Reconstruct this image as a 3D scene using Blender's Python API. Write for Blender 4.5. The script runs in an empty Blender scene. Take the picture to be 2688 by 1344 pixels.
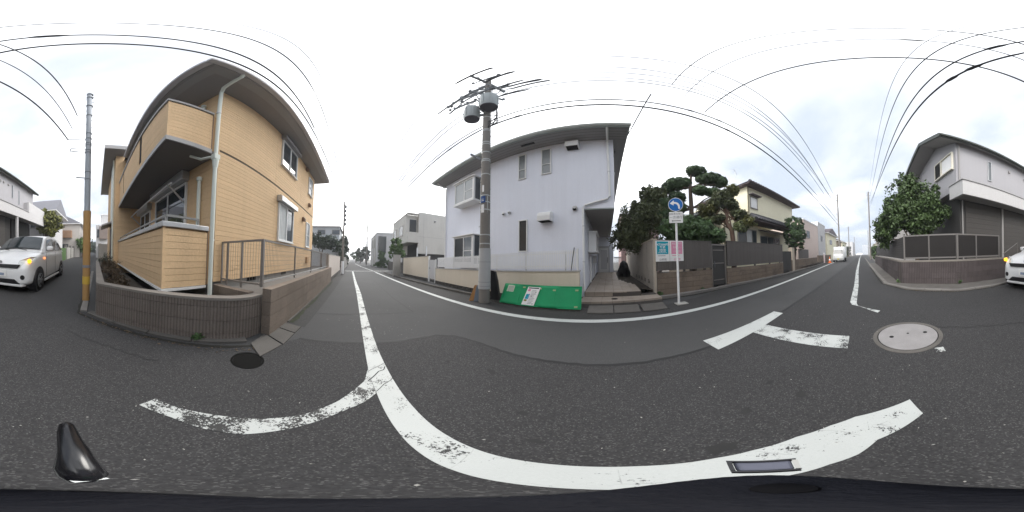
import bpy, bmesh, math, random
import numpy as np
from mathutils import Vector, Matrix
random.seed(7)
R = math.radians
scene = bpy.context.scene
COL = scene.collection

# ---------------------------------------------------------------- camera
# x runs along the main street, y across it, z up; the 360 camera hangs 1.2 m above the road
CX = Vector((0.82784643, 0.56092362, 0.00591516))
CY = Vector((-0.56069641, 0.82709906, 0.0390729))
CZ = Vector((0.01702449, -0.03566297, 0.99921885))
cd = bpy.data.cameras.new('camera')
cam = bpy.data.objects.new('camera', cd)
COL.objects.link(cam)
cd.type = 'PANO'
cd.panorama_type = 'EQUIRECTANGULAR'
cd.clip_start = 0.02
cd.clip_end = 2000
mw = Matrix.Identity(4)
for i in range(3):
    mw[i][0] = CX[i]; mw[i][1] = CZ[i]; mw[i][2] = -CY[i]
mw[2][3] = 1.2
cam.matrix_world = mw
scene.camera = cam
scene.render.engine = 'CYCLES'
scene.view_settings.view_transform = 'Standard'
scene.view_settings.look = 'None'
scene.view_settings.exposure = 1.36
scene.view_settings.gamma = 1.0
scene.view_settings.use_curve_mapping = False
scene.cycles.max_bounces = 5

# ---------------------------------------------------------------- sky and sun (overcast, brighter down the street to -x)
SUN_AZ, SUN_EL = R(165), R(42)          # direction towards the sun, measured from +x
sdir = Vector((math.cos(SUN_AZ) * math.cos(SUN_EL), math.sin(SUN_AZ) * math.cos(SUN_EL), math.sin(SUN_EL)))
world = bpy.data.worlds.new('World')
scene.world = world
world.use_nodes = True
nt = world.node_tree
nt.nodes.clear()
def nd(t, **k):
    n = nt.nodes.new(t)
    for a, b in k.items(): setattr(n, a, b)
    return n
out = nd('ShaderNodeOutputWorld')
bg1 = nd('ShaderNodeBackground'); bg2 = nd('ShaderNodeBackground')
sky = nd('ShaderNodeTexSky', sky_type='NISHITA', sun_disc=False)
sky.sun_elevation = SUN_EL
sky.sun_rotation = R(90) - SUN_AZ
nt.links.new(sky.outputs[0], bg1.inputs[0]); bg1.inputs[1].default_value = 0.06
tc = nd('ShaderNodeTexCoord')
sep = nd('ShaderNodeSeparateXYZ'); nt.links.new(tc.outputs['Generated'], sep.inputs[0])
den = nd('ShaderNodeMath', operation='ADD'); den.inputs[1].default_value = 0.22
ab = nd('ShaderNodeMath', operation='ABSOLUTE'); nt.links.new(sep.outputs[2], ab.inputs[0]); nt.links.new(ab.outputs[0], den.inputs[0])
dv = nd('ShaderNodeVectorMath', operation='DIVIDE'); cmb = nd('ShaderNodeCombineXYZ')
for i in range(3): nt.links.new(den.outputs[0], cmb.inputs[i])
nt.links.new(tc.outputs['Generated'], dv.inputs[0]); nt.links.new(cmb.outputs[0], dv.inputs[1])
n1 = nd('ShaderNodeTexNoise'); n1.inputs['Scale'].default_value = 1.05; n1.inputs['Detail'].default_value = 7; n1.inputs['Roughness'].default_value = 0.55
n1.inputs['Distortion'].default_value = 0.4
nt.links.new(dv.outputs[0], n1.inputs[0])
dot = nd('ShaderNodeVectorMath', operation='DOT_PRODUCT'); dot.inputs[1].default_value = sdir
nt.links.new(tc.outputs['Generated'], dot.inputs[0])
mr = nd('ShaderNodeMapRange'); mr.inputs[1].default_value = -0.6; mr.inputs[2].default_value = 0.9; mr.inputs[3].default_value = -0.13; mr.inputs[4].default_value = 0.19
nt.links.new(dot.outputs['Value'], mr.inputs[0])
ad = nd('ShaderNodeMath', operation='ADD'); nt.links.new(n1.outputs[0], ad.inputs[0]); nt.links.new(mr.outputs[0], ad.inputs[1])
cr = nd('ShaderNodeValToRGB')
e = cr.color_ramp.elements
e[0].position = 0.40; e[0].color = (0.275, 0.31, 0.365, 1)
e[1].position = 0.66; e[1].color = (0.70, 0.715, 0.735, 1)
x = cr.color_ramp.elements.new(0.53); x.color = (0.375, 0.395, 0.43, 1)
x = cr.color_ramp.elements.new(0.92); x.color = (2.9, 2.86, 2.8, 1)
nt.links.new(ad.outputs[0], cr.inputs[0])
nt.links.new(cr.outputs[0], bg2.inputs[0]); bg2.inputs[1].default_value = 1.12
mx = nd('ShaderNodeMixShader'); mx.inputs[0].default_value = 0.96
nt.links.new(bg1.outputs[0], mx.inputs[1]); nt.links.new(bg2.outputs[0], mx.inputs[2]); nt.links.new(mx.outputs[0], out.inputs[0])
sl = bpy.data.lights.new('sun', 'SUN'); sl.energy = 1.2; sl.angle = R(28); sl.color = (1.0, 0.96, 0.9)
sun = bpy.data.objects.new('sun', sl); COL.objects.link(sun)
sun.rotation_euler = sdir.to_track_quat('Z', 'Y').to_euler()

# ---------------------------------------------------------------- materials
MATS = {}
def mat(name, col, rough=0.75, var=0.12, vscale=1.5, fine=0.0, fscale=60, bump=0.0, bscale=80, metal=0.0, spec=0.3,
        wear=None, island=0.0, emit=None, coat=0.0, trans=0.0, ribs=None, streak=0.0, stain=None):
    """procedural material: large patchy variation + fine grain + bump; wear=(colour, scale, threshold) lets another colour show through;
    island = random value per loose piece; ribs=(scale) vertical fluting by bump, groove shade put into the colour; streak = vertical rain streaks; stain=(colour, scale, threshold)"""
    if name in MATS: return MATS[name]
    m = bpy.data.materials.new(name); m.use_nodes = True
    t = m.node_tree; L = t.links.new
    b = t.nodes['Principled BSDF']
    N = t.nodes.new
    geo = N('ShaderNodeNewGeometry')
    pos = geo.outputs['Position']
    def noise(scale, detail=4, rgh=0.55, vec=None):
        n = N('ShaderNodeTexNoise'); n.inputs['Scale'].default_value = scale; n.inputs['Detail'].default_value = detail
        n.inputs['Roughness'].default_value = rgh
        L(vec or pos, n.inputs[0]); return n.outputs[0]
    def math_(op, a, bb):
        n = N('ShaderNodeMath'); n.operation = op
        for i, v in enumerate((a, bb)):
            if isinstance(v, (int, float)): n.inputs[i].default_value = v
            else: L(v, n.inputs[i])
        return n.outputs[0]
    fac = math_('MULTIPLY_ADD', noise(vscale, 5), 2 * var); t.nodes[-1].inputs[2].default_value = 1 - var
    if fine:
        f2 = math_('MULTIPLY_ADD', noise(fscale, 2), 2 * fine); t.nodes[-1].inputs[2].default_value = 1 - fine
        fac = math_('MULTIPLY', fac, f2)
    if island:
        f3 = math_('MULTIPLY_ADD', geo.outputs['Random Per Island'], 2 * island); t.nodes[-1].inputs[2].default_value = 1 - island
        fac = math_('MULTIPLY', fac, f3)
        oi = N('ShaderNodeObjectInfo')
        f4 = math_('MULTIPLY_ADD', oi.outputs['Random'], 2 * island); t.nodes[-1].inputs[2].default_value = 1 - island
        fac = math_('MULTIPLY', fac, f4)
    if streak:
        mp = N('ShaderNodeMapping'); mp.inputs['Scale'].default_value = (9, 9, 0.35); L(pos, mp.inputs[0])
        f5 = math_('MULTIPLY_ADD', noise(1.0, 4, 0.6, mp.outputs[0]), 2 * streak); t.nodes[-1].inputs[2].default_value = 1 - streak
        fac = math_('MULTIPLY', fac, f5)
    mixn = N('ShaderNodeMix'); mixn.data_type = 'RGBA'; mixn.blend_type = 'MULTIPLY'; mixn.inputs[0].default_value = 1
    mixn.inputs[6].default_value = (*col, 1); L(fac, mixn.inputs[7])
    c = mixn.outputs[2]
    for w in (wear, stain):
        if w:
            n0 = noise(w[1], 8, 0.68)
            r = N('ShaderNodeMapRange'); r.inputs[1].default_value = w[2] - 0.03; r.inputs[2].default_value = w[2] + 0.03
            if w is stain: r.inputs[1].default_value = w[2] - 0.12; r.inputs[2].default_value = w[2] + 0.15
            L(n0, r.inputs[0])
            m2 = N('ShaderNodeMix'); m2.data_type = 'RGBA'; L(r.outputs[0], m2.inputs[0]); L(c, m2.inputs[6]); m2.inputs[7].default_value = (*w[0], 1)
            c = m2.outputs[2]
    L(c, b.inputs['Base Color'])
    b.inputs['Roughness'].default_value = rough; b.inputs['Metallic'].default_value = metal
    b.inputs['Specular IOR Level'].default_value = spec
    if coat: b.inputs['Coat Weight'].default_value = coat; b.inputs['Coat Roughness'].default_value = 0.06
    if trans: b.inputs['Transmission Weight'].default_value = trans
    if emit: b.inputs['Emission Color'].default_value = (*emit[0], 1); b.inputs['Emission Strength'].default_value = emit[1]
    h = None
    if bump: h = math_('MULTIPLY', noise(bscale, 3), bump)
    if ribs:
        sx = N('ShaderNodeSeparateXYZ'); L(pos, sx.inputs[0])
        along = math_('MULTIPLY', math_('SUBTRACT', sx.outputs[0], sx.outputs[1]), ribs) if not isinstance(ribs, tuple) else math_('MULTIPLY', sx.outputs[ribs[1]], ribs[0])
        rb = math_('MULTIPLY', math_('SINE', along, 0), 0.6)
        h = math_('ADD', h, rb) if h else rb
        # groove shade put into the colour so the ribs show: flutes darker
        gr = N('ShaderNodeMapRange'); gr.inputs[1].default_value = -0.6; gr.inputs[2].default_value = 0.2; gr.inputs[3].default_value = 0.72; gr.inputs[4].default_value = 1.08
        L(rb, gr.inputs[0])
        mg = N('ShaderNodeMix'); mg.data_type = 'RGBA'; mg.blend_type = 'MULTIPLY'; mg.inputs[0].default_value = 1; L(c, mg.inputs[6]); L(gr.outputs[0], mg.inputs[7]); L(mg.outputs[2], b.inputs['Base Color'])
    if h:
        bn = N('ShaderNodeBump'); bn.inputs['Strength'].default_value = 0.6; bn.inputs['Distance'].default_value = 0.01
        L(h, bn.inputs['Height']); L(bn.outputs[0], b.inputs['Normal'])
    MATS[name] = m
    return m

def asphalt(name, base, speck, dark):
    m = bpy.data.materials.new(name); m.use_nodes = True
    t = m.node_tree; L = t.links.new; N = t.nodes.new; b = t.nodes['Principled BSDF']
    pos = N('ShaderNodeNewGeometry').outputs['Position']
    big = N('ShaderNodeTexNoise'); big.inputs['Scale'].default_value = 0.7; big.inputs['Detail'].default_value = 6; L(pos, big.inputs[0])
    mid = N('ShaderNodeTexNoise'); mid.inputs['Scale'].default_value = 60; mid.inputs['Detail'].default_value = 5; mid.inputs['Roughness'].default_value = 0.8; L(pos, mid.inputs[0])
    vor = N('ShaderNodeTexVoronoi'); vor.inputs['Scale'].default_value = 170; L(pos, vor.inputs[0])
    sc = N('ShaderNodeSeparateColor'); L(vor.outputs['Color'], sc.inputs[0])
    r1 = N('ShaderNodeMapRange'); r1.inputs[1].default_value = 0.80; r1.inputs[2].default_value = 1.0; r1.inputs[3].default_value = 0; r1.inputs[4].default_value = speck; L(sc.outputs[0], r1.inputs[0])
    m1 = N('ShaderNodeMix'); m1.data_type = 'RGBA'; L(big.outputs[0], m1.inputs[0])
    m1.inputs[6].default_value = (*[v * 0.82 for v in base], 1); m1.inputs[7].default_value = (*[v * 1.2 for v in base], 1)
    m2 = N('ShaderNodeMix'); m2.data_type = 'RGBA'; m2.blend_type = 'MULTIPLY'; m2.inputs[0].default_value = dark
    rr = N('ShaderNodeMapRange'); rr.inputs[1].default_value = 0.3; rr.inputs[2].default_value = 0.7; rr.inputs[3].default_value = 0.35; rr.inputs[4].default_value = 1.6; L(mid.outputs[0], rr.inputs[0])
    L(m1.outputs[2], m2.inputs[6]); L(rr.outputs[0], m2.inputs[7])
    m3 = N('ShaderNodeMix'); m3.data_type = 'RGBA'; L(r1.outputs[0], m3.inputs[0]); L(m2.outputs[2], m3.inputs[6]); m3.inputs[7].default_value = (0.20, 0.195, 0.19, 1)
    # oil spots and patches of dirt
    st = N('ShaderNodeTexNoise'); st.inputs['Scale'].default_value = 2.3; st.inputs['Detail'].default_value = 3; L(pos, st.inputs[0])
    r2 = N('ShaderNodeMapRange'); r2.inputs[1].default_value = 0.66; r2.inputs[2].default_value = 0.76; r2.inputs[4].default_value = 0.22; L(st.outputs[0], r2.inputs[0])
    m4 = N('ShaderNodeMix'); m4.data_type = 'RGBA'; L(r2.outputs[0], m4.inputs[0]); L(m3.outputs[2], m4.inputs[6]); m4.inputs[7].default_value = (*[v * 0.55 for v in base], 1)
    L(m4.outputs[2], b.inputs['Base Color']); b.inputs['Roughness'].default_value = 0.85; b.inputs['Specular IOR Level'].default_value = 0.25
    bn = N('ShaderNodeBump'); bn.inputs['Strength'].default_value = 0.5; bn.inputs['Distance'].default_value = 0.006
    L(mid.outputs[0], bn.inputs['Height']); L(bn.outputs[0], b.inputs['Normal'])
    return m

ASPH = asphalt('smooth_asphalt', (0.059, 0.059, 0.060), 0.16, 0.25)
ASPH2 = asphalt('coarse_asphalt', (0.0385, 0.038, 0.0392), 0.36, 0.62)
ASPH3 = asphalt('verge_asphalt', (0.042, 0.041, 0.041), 0.25, 0.4)
SEAM = mat('seam_tar', (0.024, 0.024, 0.025), 0.7, 0.3, 6, bump=0.3)
def PAINT(name, thr, lo=0.5):
    m = mat(name, (0.47, 0.488, 0.475), 0.6, 0.15, 1.3, fine=0.08, fscale=120)
    t = m.node_tree; L = t.links.new; N = t.nodes.new; b = t.nodes['Principled BSDF']
    src = b.inputs['Base Color'].links[0].from_socket
    pos = N('ShaderNodeNewGeometry').outputs['Position']
    a1 = N('ShaderNodeTexNoise'); a1.inputs['Scale'].default_value = 75; a1.inputs['Detail'].default_value = 4; a1.inputs['Roughness'].default_value = 0.7; L(pos, a1.inputs[0])
    a2 = N('ShaderNodeTexNoise'); a2.inputs['Scale'].default_value = 5.5; a2.inputs['Detail'].default_value = 4; L(pos, a2.inputs[0])
    v = N('ShaderNodeTexVoronoi'); v.feature = 'DISTANCE_TO_EDGE'; v.inputs['Scale'].default_value = 7; L(pos, v.inputs[0])
    ad_ = N('ShaderNodeMath'); ad_.operation = 'MULTIPLY_ADD'; L(a2.outputs[0], ad_.inputs[0]); ad_.inputs[1].default_value = 0.9; L(a1.outputs[0], ad_.inputs[2])
    r = N('ShaderNodeMapRange'); r.inputs[1].default_value = thr; r.inputs[2].default_value = thr + 0.035; L(ad_.outputs[0], r.inputs[0])
    ck = N('ShaderNodeMapRange'); ck.inputs[1].default_value = 0.004; ck.inputs[2].default_value = 0.009; ck.inputs[3].default_value = 0.55; ck.inputs[4].default_value = 0.0; L(v.outputs['Distance'], ck.inputs[0])
    gate = N('ShaderNodeMapRange'); gate.inputs[1].default_value = 0.5; gate.inputs[2].default_value = 0.62; L(a2.outputs[0], gate.inputs[0])
    mu = N('ShaderNodeMath'); mu.operation = 'MULTIPLY'; L(ck.outputs[0], mu.inputs[0]); L(gate.outputs[0], mu.inputs[1])
    mxx = N('ShaderNodeMath'); mxx.operation = 'MAXIMUM'; L(r.outputs[0], mxx.inputs[0]); L(mu.outputs[0], mxx.inputs[1])
    m2 = N('ShaderNodeMix'); m2.data_type = 'RGBA'; L(mxx.outputs[0], m2.inputs[0]); L(src, m2.inputs[6]); m2.inputs[7].default_value = (0.042, 0.042, 0.042, 1)
    L(m2.outputs[2], b.inputs['Base Color'])
    return m
PNT = PAINT('road_paint', 1.10); PNT2 = PAINT('road_paint_worn', 1.02); PNT3 = PAINT('road_paint_old', 0.96); PNT4 = PAINT('road_paint_fresh', 1.16)
CONC = mat('concrete', (0.33, 0.32, 0.30), 0.9, 0.2, 1.2, fine=0.12, fscale=70, bump=0.3, streak=0.1)
CONC2 = mat('fair_faced_concrete', (0.50, 0.485, 0.45), 0.85, 0.12, 0.8, fine=0.05, bump=0.1, streak=0.1)
KERB = mat('kerb_concrete', (0.18, 0.17, 0.16), 0.95, 0.3, 2.2, fine=0.15, fscale=80, bump=0.4, island=0.08)
KERB2 = mat('dirty_kerb', (0.105, 0.098, 0.091), 0.95, 0.35, 2.5, fine=0.2, fscale=60, bump=0.5, island=0.1)
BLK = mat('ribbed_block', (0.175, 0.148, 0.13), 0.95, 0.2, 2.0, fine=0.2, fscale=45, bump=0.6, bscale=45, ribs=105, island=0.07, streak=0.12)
BLKS = mat('split_face_block', (0.20, 0.162, 0.132), 0.95, 0.2, 2.5, fine=0.3, fscale=55, bump=1.2, bscale=50, island=0.08, streak=0.1)
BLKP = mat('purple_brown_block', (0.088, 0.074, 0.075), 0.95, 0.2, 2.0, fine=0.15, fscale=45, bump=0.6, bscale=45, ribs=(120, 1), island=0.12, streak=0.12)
BLKB = mat('brown_block', (0.185, 0.145, 0.113), 0.95, 0.25, 2.2, fine=0.2, fscale=50, bump=0.7, island=0.1, streak=0.12, stain=((0.05, 0.045, 0.04), 1.7, 0.62))
MORT = mat('mortar', (0.07, 0.062, 0.056), 0.95)
CAPM = mat('block_cap', (0.22, 0.20, 0.18), 0.9, 0.2, 3, fine=0.15, bump=0.3)
ORG = mat('orange_siding', (0.70, 0.495, 0.295), 0.8, 0.07, 1.3, fine=0.13, fscale=34, bump=1.0, bscale=40, streak=0.06, island=0.035)
ORGC = mat('orange_siding_joint', (0.44, 0.29, 0.155), 0.9)
GREYS = mat('grey_soffit', (0.30, 0.29, 0.285), 0.7, 0.06)
FASC = mat('grey_fascia', (0.34, 0.335, 0.34), 0.5, 0.05, spec=0.4)
TRIM = mat('white_trim', (0.74, 0.74, 0.73), 0.5, 0.05, 3)
SILV = mat('aluminium', (0.52, 0.53, 0.54), 0.35, 0.05, metal=0.5, spec=0.5)
ALUD = mat('brown_aluminium', (0.26, 0.24, 0.225), 0.45, 0.06, metal=0.35, spec=0.5)
PIPEM = mat('pale_pipe', (0.66, 0.70, 0.645), 0.45, 0.06, 2)
GLASS = mat('window_glass', (0.035, 0.045, 0.055), 0.04, 0.1, 1.0, spec=0.9)
FROST = mat('frosted_glass', (0.30, 0.32, 0.33), 0.25, 0.12, 1.2, spec=0.6)
ALUG = mat('grey_anodised', (0.27, 0.27, 0.265), 0.4, 0.05, metal=0.4)
DGLASS = mat('dark_screen_glass', (0.03, 0.032, 0.035), 0.18, 0.1, spec=0.5)
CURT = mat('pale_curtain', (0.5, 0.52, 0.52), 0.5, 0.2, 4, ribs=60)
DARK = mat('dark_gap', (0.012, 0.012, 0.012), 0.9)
LILAC = mat('lilac_stucco', (0.755, 0.775, 0.85), 0.9, 0.05, 0.6, fine=0.09, fscale=70, bump=0.9, bscale=75, streak=0.055)
GRNFASC = mat('green_grey_fascia', (0.25, 0.285, 0.275), 0.45, 0.08, spec=0.5)
CREAM = mat('cream_render', (0.66, 0.59, 0.485), 0.9, 0.06, 1.0, fine=0.05, bump=0.25, streak=0.06)
CREAM2 = mat('pale_yellow_render', (0.80, 0.755, 0.58), 0.9, 0.06, 0.8, fine=0.04, bump=0.2, streak=0.05)
BEIGE = mat('beige_render', (0.47, 0.405, 0.33), 0.9, 0.08, 0.9, fine=0.05, bump=0.3, streak=0.1)
PLAST = mat('grimy_plaster', (0.44, 0.40, 0.35), 0.9, 0.12, 1.1, fine=0.06, bump=0.3, streak=0.14, stain=((0.2, 0.19, 0.17), 1.3, 0.64))
STONE = mat('dark_stone', (0.05, 0.046, 0.042), 0.95, 0.35, 6, bump=0.8)
SOIL = mat('soil', (0.05, 0.042, 0.034), 0.95, 0.3, 6, bump=0.8, bscale=30)
TILE = mat('porch_tile', (0.30, 0.255, 0.215), 0.55, 0.12, 3, fine=0.06, island=0.06, stain=((0.2, 0.17, 0.14), 1.6, 0.62))
WHITEW = mat('white_wall', (0.52, 0.515, 0.52), 0.85, 0.04, 0.8, fine=0.03, bump=0.2, streak=0.05)
PINKW = mat('pale_mauve_wall', (0.36, 0.355, 0.375), 0.85, 0.04, 0.8, fine=0.04, bump=0.2, streak=0.05)
CHAR = mat('charcoal_cladding', (0.055, 0.053, 0.052), 0.8, 0.12, 1.2, fine=0.06, bump=0.2)
GREENM = mat('green_tarpaulin', (0.01, 0.29, 0.115), 0.55, 0.14, 3.5, fine=0.06, fscale=50, bump=0.5, bscale=6)
PAPER = mat('white_paper', (0.8, 0.8, 0.79), 0.7, 0.04)
BLACKM = mat('black_plastic', (0.012, 0.012, 0.014), 0.35, 0.1, spec=0.5)
INK = mat('black_ink', (0.03, 0.03, 0.035), 0.7)
INKG = mat('grey_ink', (0.25, 0.25, 0.27), 0.7)
WHITEP = mat('white_print', (0.82, 0.82, 0.82), 0.5)
POLEC = mat('pole_concrete', (0.20, 0.185, 0.17), 0.9, 0.14, 3, fine=0.12, fscale=60, bump=0.3, streak=0.1)
POLEG = mat('pole_sheath', (0.42, 0.425, 0.43), 0.6, 0.1, 2.5, fine=0.05, streak=0.08)
STEEL = mat('galvanised_steel', (0.16, 0.17, 0.185), 0.5, 0.15, 5, metal=0.4)
STEELL = mat('light_steel', (0.48, 0.5, 0.5), 0.45, 0.1, 4, metal=0.3)
TRANS = mat('transformer_grey', (0.36, 0.39, 0.395), 0.5, 0.06, 3)
WIREM = mat('cable_black', (0.028, 0.028, 0.034), 0.6)
BARK = mat('bark', (0.105, 0.08, 0.062), 0.95, 0.3, 8, bump=1.2, bscale=25)
BARKR = mat('red_bark', (0.17, 0.11, 0.082), 0.95, 0.3, 8, bump=1.2, bscale=25)
def LEAF(name, col, isl=0.28):
    m = mat(name, col, 0.55, 0.25, 1.4, island=isl, spec=0.35)
    return m
LF_PINE = LEAF('pine_needle', (0.055, 0.095, 0.038)); LF_CAM = LEAF('camellia_leaf', (0.088, 0.105, 0.045))
LF_BRI = LEAF('bright_leaf', (0.075, 0.125, 0.04)); LF_YEL = LEAF('yellow_green_leaf', (0.12, 0.125, 0.032)); LF_SHR = LEAF('clipped_leaf', (0.07, 0.125, 0.045))
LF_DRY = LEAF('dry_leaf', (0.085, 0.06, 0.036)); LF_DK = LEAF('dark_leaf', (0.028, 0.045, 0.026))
CARW = mat('car_white', (0.70, 0.705, 0.715), 0.3, 0.01, 1, spec=0.5, coat=0.6)
CARG = mat('car_glass', (0.02, 0.026, 0.03), 0.05, 0.05, spec=0.45)
RUBBER = mat('rubber', (0.015, 0.015, 0.015), 0.85)
RIM = mat('wheel_rim', (0.30, 0.31, 0.32), 0.4, 0.08, metal=0.6)
LENS = mat('lamp_lens', (0.62, 0.66, 0.66), 0.08, 0.15, 12, spec=0.8)
AMBER = mat('lit_amber_lamp', (0.9, 0.5, 0.03), 0.3, emit=((1.0, 0.42, 0.02), 0.9))
AMBER2 = mat('lit_orange_lamp', (0.9, 0.3, 0.1), 0.3, emit=((1.0, 0.27, 0.1), 0.7))
BLUES = mat('sign_blue', (0.005, 0.14, 0.47), 0.45, 0.03)
TEALP = mat('teal_print', (0.0, 0.33, 0.44), 0.5, 0.04)
PINKP = mat('pink_print', (0.72, 0.22, 0.38), 0.5, 0.05)
LPINK = mat('pale_pink_print', (0.75, 0.55, 0.62), 0.5, 0.05)
FENCEB = mat('brown_fence_slat', (0.105, 0.095, 0.089), 0.65, 0.08, 2, island=0.07, streak=0.05)
ROOFT = mat('roof_tile', (0.055, 0.055, 0.065), 0.55, 0.2, 4, island=0.1)
ROOFR = mat('brown_roof', (0.07, 0.05, 0.055), 0.6, 0.15, 3)
WOOD = mat('raw_timber', (0.48, 0.25, 0.10), 0.8, 0.15, 5)
YELB = mat('pole_guard_orange', (0.42, 0.25, 0.10), 0.65, 0.12, 3, streak=0.08)
YELY = mat('pole_guard_yellow', (0.6, 0.40, 0.07), 0.6, 0.1, 3)

# ---------------------------------------------------------------- geometry helpers
class S:
    def __init__(s): s.v = []; s.f = []
    def add(s, vs, fs):
        o = len(s.v); s.v += [tuple(p) for p in vs]; s.f += [tuple(i + o for i in f) for f in fs]; return s
    def hexa(s, p):  # 0-3 bottom ccw, 4-7 top
        return s.add(p, [(3, 2, 1, 0), (4, 5, 6, 7), (0, 1, 5, 4), (1, 2, 6, 5), (2, 3, 7, 6), (3, 0, 4, 7)])
    def box(s, x0, x1, y0, y1, z0, z1):
        x0, x1 = min(x0, x1), max(x0, x1); y0, y1 = min(y0, y1), max(y0, y1); z0, z1 = min(z0, z1), max(z0, z1)
        return s.hexa([(x0, y0, z0), (x1, y0, z0), (x1, y1, z0), (x0, y1, z0), (x0, y0, z1), (x1, y0, z1), (x1, y1, z1), (x0, y1, z1)])
    def prism(s, pts, z0, z1, ztop=None):
        n = len(pts); a = sum(pts[i][0] * pts[(i + 1) % n][1] - pts[(i + 1) % n][0] * pts[i][1] for i in range(n))
        if a < 0: pts = pts[::-1]; ztop = ztop[::-1] if ztop else None
        vs = [(p[0], p[1], z0) for p in pts] + [(p[0], p[1], ztop[i] if ztop else z1) for i, p in enumerate(pts)]
        return s.add(vs, [tuple(range(n))[::-1], tuple(range(n, 2 * n))] + [(i, (i + 1) % n, n + (i + 1) % n, n + i) for i in range(n)])
    def ext(s, pts, axis, a0, a1):  # extrude a 2D outline along x (pts y,z) or y (pts x,z)
        n = len(pts)
        f = (lambda p, a: (a, p[0], p[1])) if axis == 'x' else (lambda p, a: (p[0], a, p[1]))
        return s.add([f(p, a0) for p in pts] + [f(p, a1) for p in pts], [tuple(range(n)), tuple(range(n, 2 * n))[::-1]] + [(i, n + i, n + (i + 1) % n, (i + 1) % n) for i in range(n)])
    def quad(s, a, b, c, d): return s.add([a, b, c, d], [(0, 1, 2, 3)])
    def beam(s, p, q, w, h=None, up=(0, 0, 1)):
        p = Vector(p); q = Vector(q); d = (q - p).normalized(); u = Vector(up)
        if abs(d.dot(u)) > 0.95: u = Vector((1, 0, 0))
        r = d.cross(u).normalized(); u = r.cross(d); h = h or w
        a = r * w / 2; b = u * h / 2
        return s.hexa([p - a - b, p + a - b, q + a - b, q - a - b, p - a + b, p + a + b, q + a + b, q - a + b])
    def tube(s, pts, r, n=8, cap=True):
        pts = [Vector(p) for p in pts]; rs = r if isinstance(r, (list, tuple)) else [r] * len(pts)
        rings = []; prev = None
        for i, p in enumerate(pts):
            d = ((pts[min(i + 1, len(pts) - 1)] - pts[max(i - 1, 0)])).normalized()
            u = prev if prev and abs(d.dot(prev)) < 0.9 else (Vector((0, 0, 1)) if abs(d.z) < 0.9 else Vector((1, 0, 0)))
            a = d.cross(u).normalized(); b = a.cross(d); prev = b
            rings.append([p + (a * math.cos(2 * math.pi * k / n) + b * math.sin(2 * math.pi * k / n)) * rs[i] for k in range(n)])
        vs = [v for rg in rings for v in rg]
        fs = [(i * n + k, i * n + (k + 1) % n, (i + 1) * n + (k + 1) % n, (i + 1) * n + k) for i in range(len(pts) - 1) for k in range(n)]
        if cap: fs += [tuple(range(n))[::-1], tuple(range((len(pts) - 1) * n, len(pts) * n))]
        return s.add(vs, fs)
    def lathe(s, prof, cx, cy, n=24):
        vs = [(cx + r * math.cos(2 * math.pi * k / n), cy + r * math.sin(2 * math.pi * k / n), z) for r, z in prof for k in range(n)]
        fs = [(i * n + k, i * n + (k + 1) % n, (i + 1) * n + (k + 1) % n, (i + 1) * n + k) for i in range(len(prof) - 1) for k in range(n)]
        fs += [tuple(range(n))[::-1], tuple(range((len(prof) - 1) * n, len(prof) * n))]
        return s.add(vs, fs)
    def strip(s, A, B, z):  # flat strip between two polylines of equal length
        n = len(A)
        return s.add([(p[0], p[1], z) for p in A] + [(p[0], p[1], z) for p in B], [(i, i + 1, n + i + 1, n + i) for i in range(n - 1)])

OFF = {}
def link(name, S_, m, parent=None, smooth=False, bev=0.0):
    off = OFF.get(parent.name, Vector((0, 0, 0))) if parent else Vector((0, 0, 0))
    me = bpy.data.meshes.new(name)
    me.from_pydata([(v[0] - off.x, v[1] - off.y, v[2] - off.z) for v in S_.v], [], S_.f)
    me.materials.append(m)
    me.validate()
    bm = bmesh.new(); bm.from_mesh(me); bmesh.ops.recalc_face_normals(bm, faces=bm.faces)
    if smooth:
        for f in bm.faces: f.smooth = True
        for ed in bm.edges:
            if len(ed.link_faces) == 2 and ed.calc_face_angle(0) > 0.7: ed.smooth = False
    bm.to_mesh(me); bm.free()
    o = bpy.data.objects.new(name, me); COL.objects.link(o)
    if parent: o.parent = parent; OFF[o.name] = off
    if bev:
        b = o.modifiers.new('edge', 'BEVEL'); b.width = bev; b.segments = 2; b.limit_method = 'ANGLE'; b.harden_normals = False
    return o
part = link
def tag(o, label=None, cat=None, group=None, kind=None):
    if label: o['label'] = label
    if cat: o['category'] = cat
    if group: o['group'] = group
    if kind: o['kind'] = kind
    return o
def thing(name, label, cat, loc=(0, 0, 0), group=None, rot=0.0):
    o = bpy.data.objects.new(name, None); COL.objects.link(o); o.empty_display_size = 0.2
    o.location = loc; o.rotation_euler[2] = rot
    OFF[o.name] = Vector((0, 0, 0)) if rot else Vector(loc)
    return tag(o, label, cat, group)
def top(name, S_, m, label, cat, group=None, smooth=False, bev=0.0): return tag(link(name, S_, m, None, smooth, bev), label, cat, group)
def struct(name, S_, m, smooth=False, bev=0.0, parent=None):
    o = link(name, S_, m, parent, smooth, bev)
    if not parent: o['kind'] = 'structure'
    return o
def copy_tree(o, parent=None):
    c = o.copy(); COL.objects.link(c)
    if parent: c.parent = parent
    for ch in list(o.children): copy_tree(ch, c)
    return c
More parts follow.
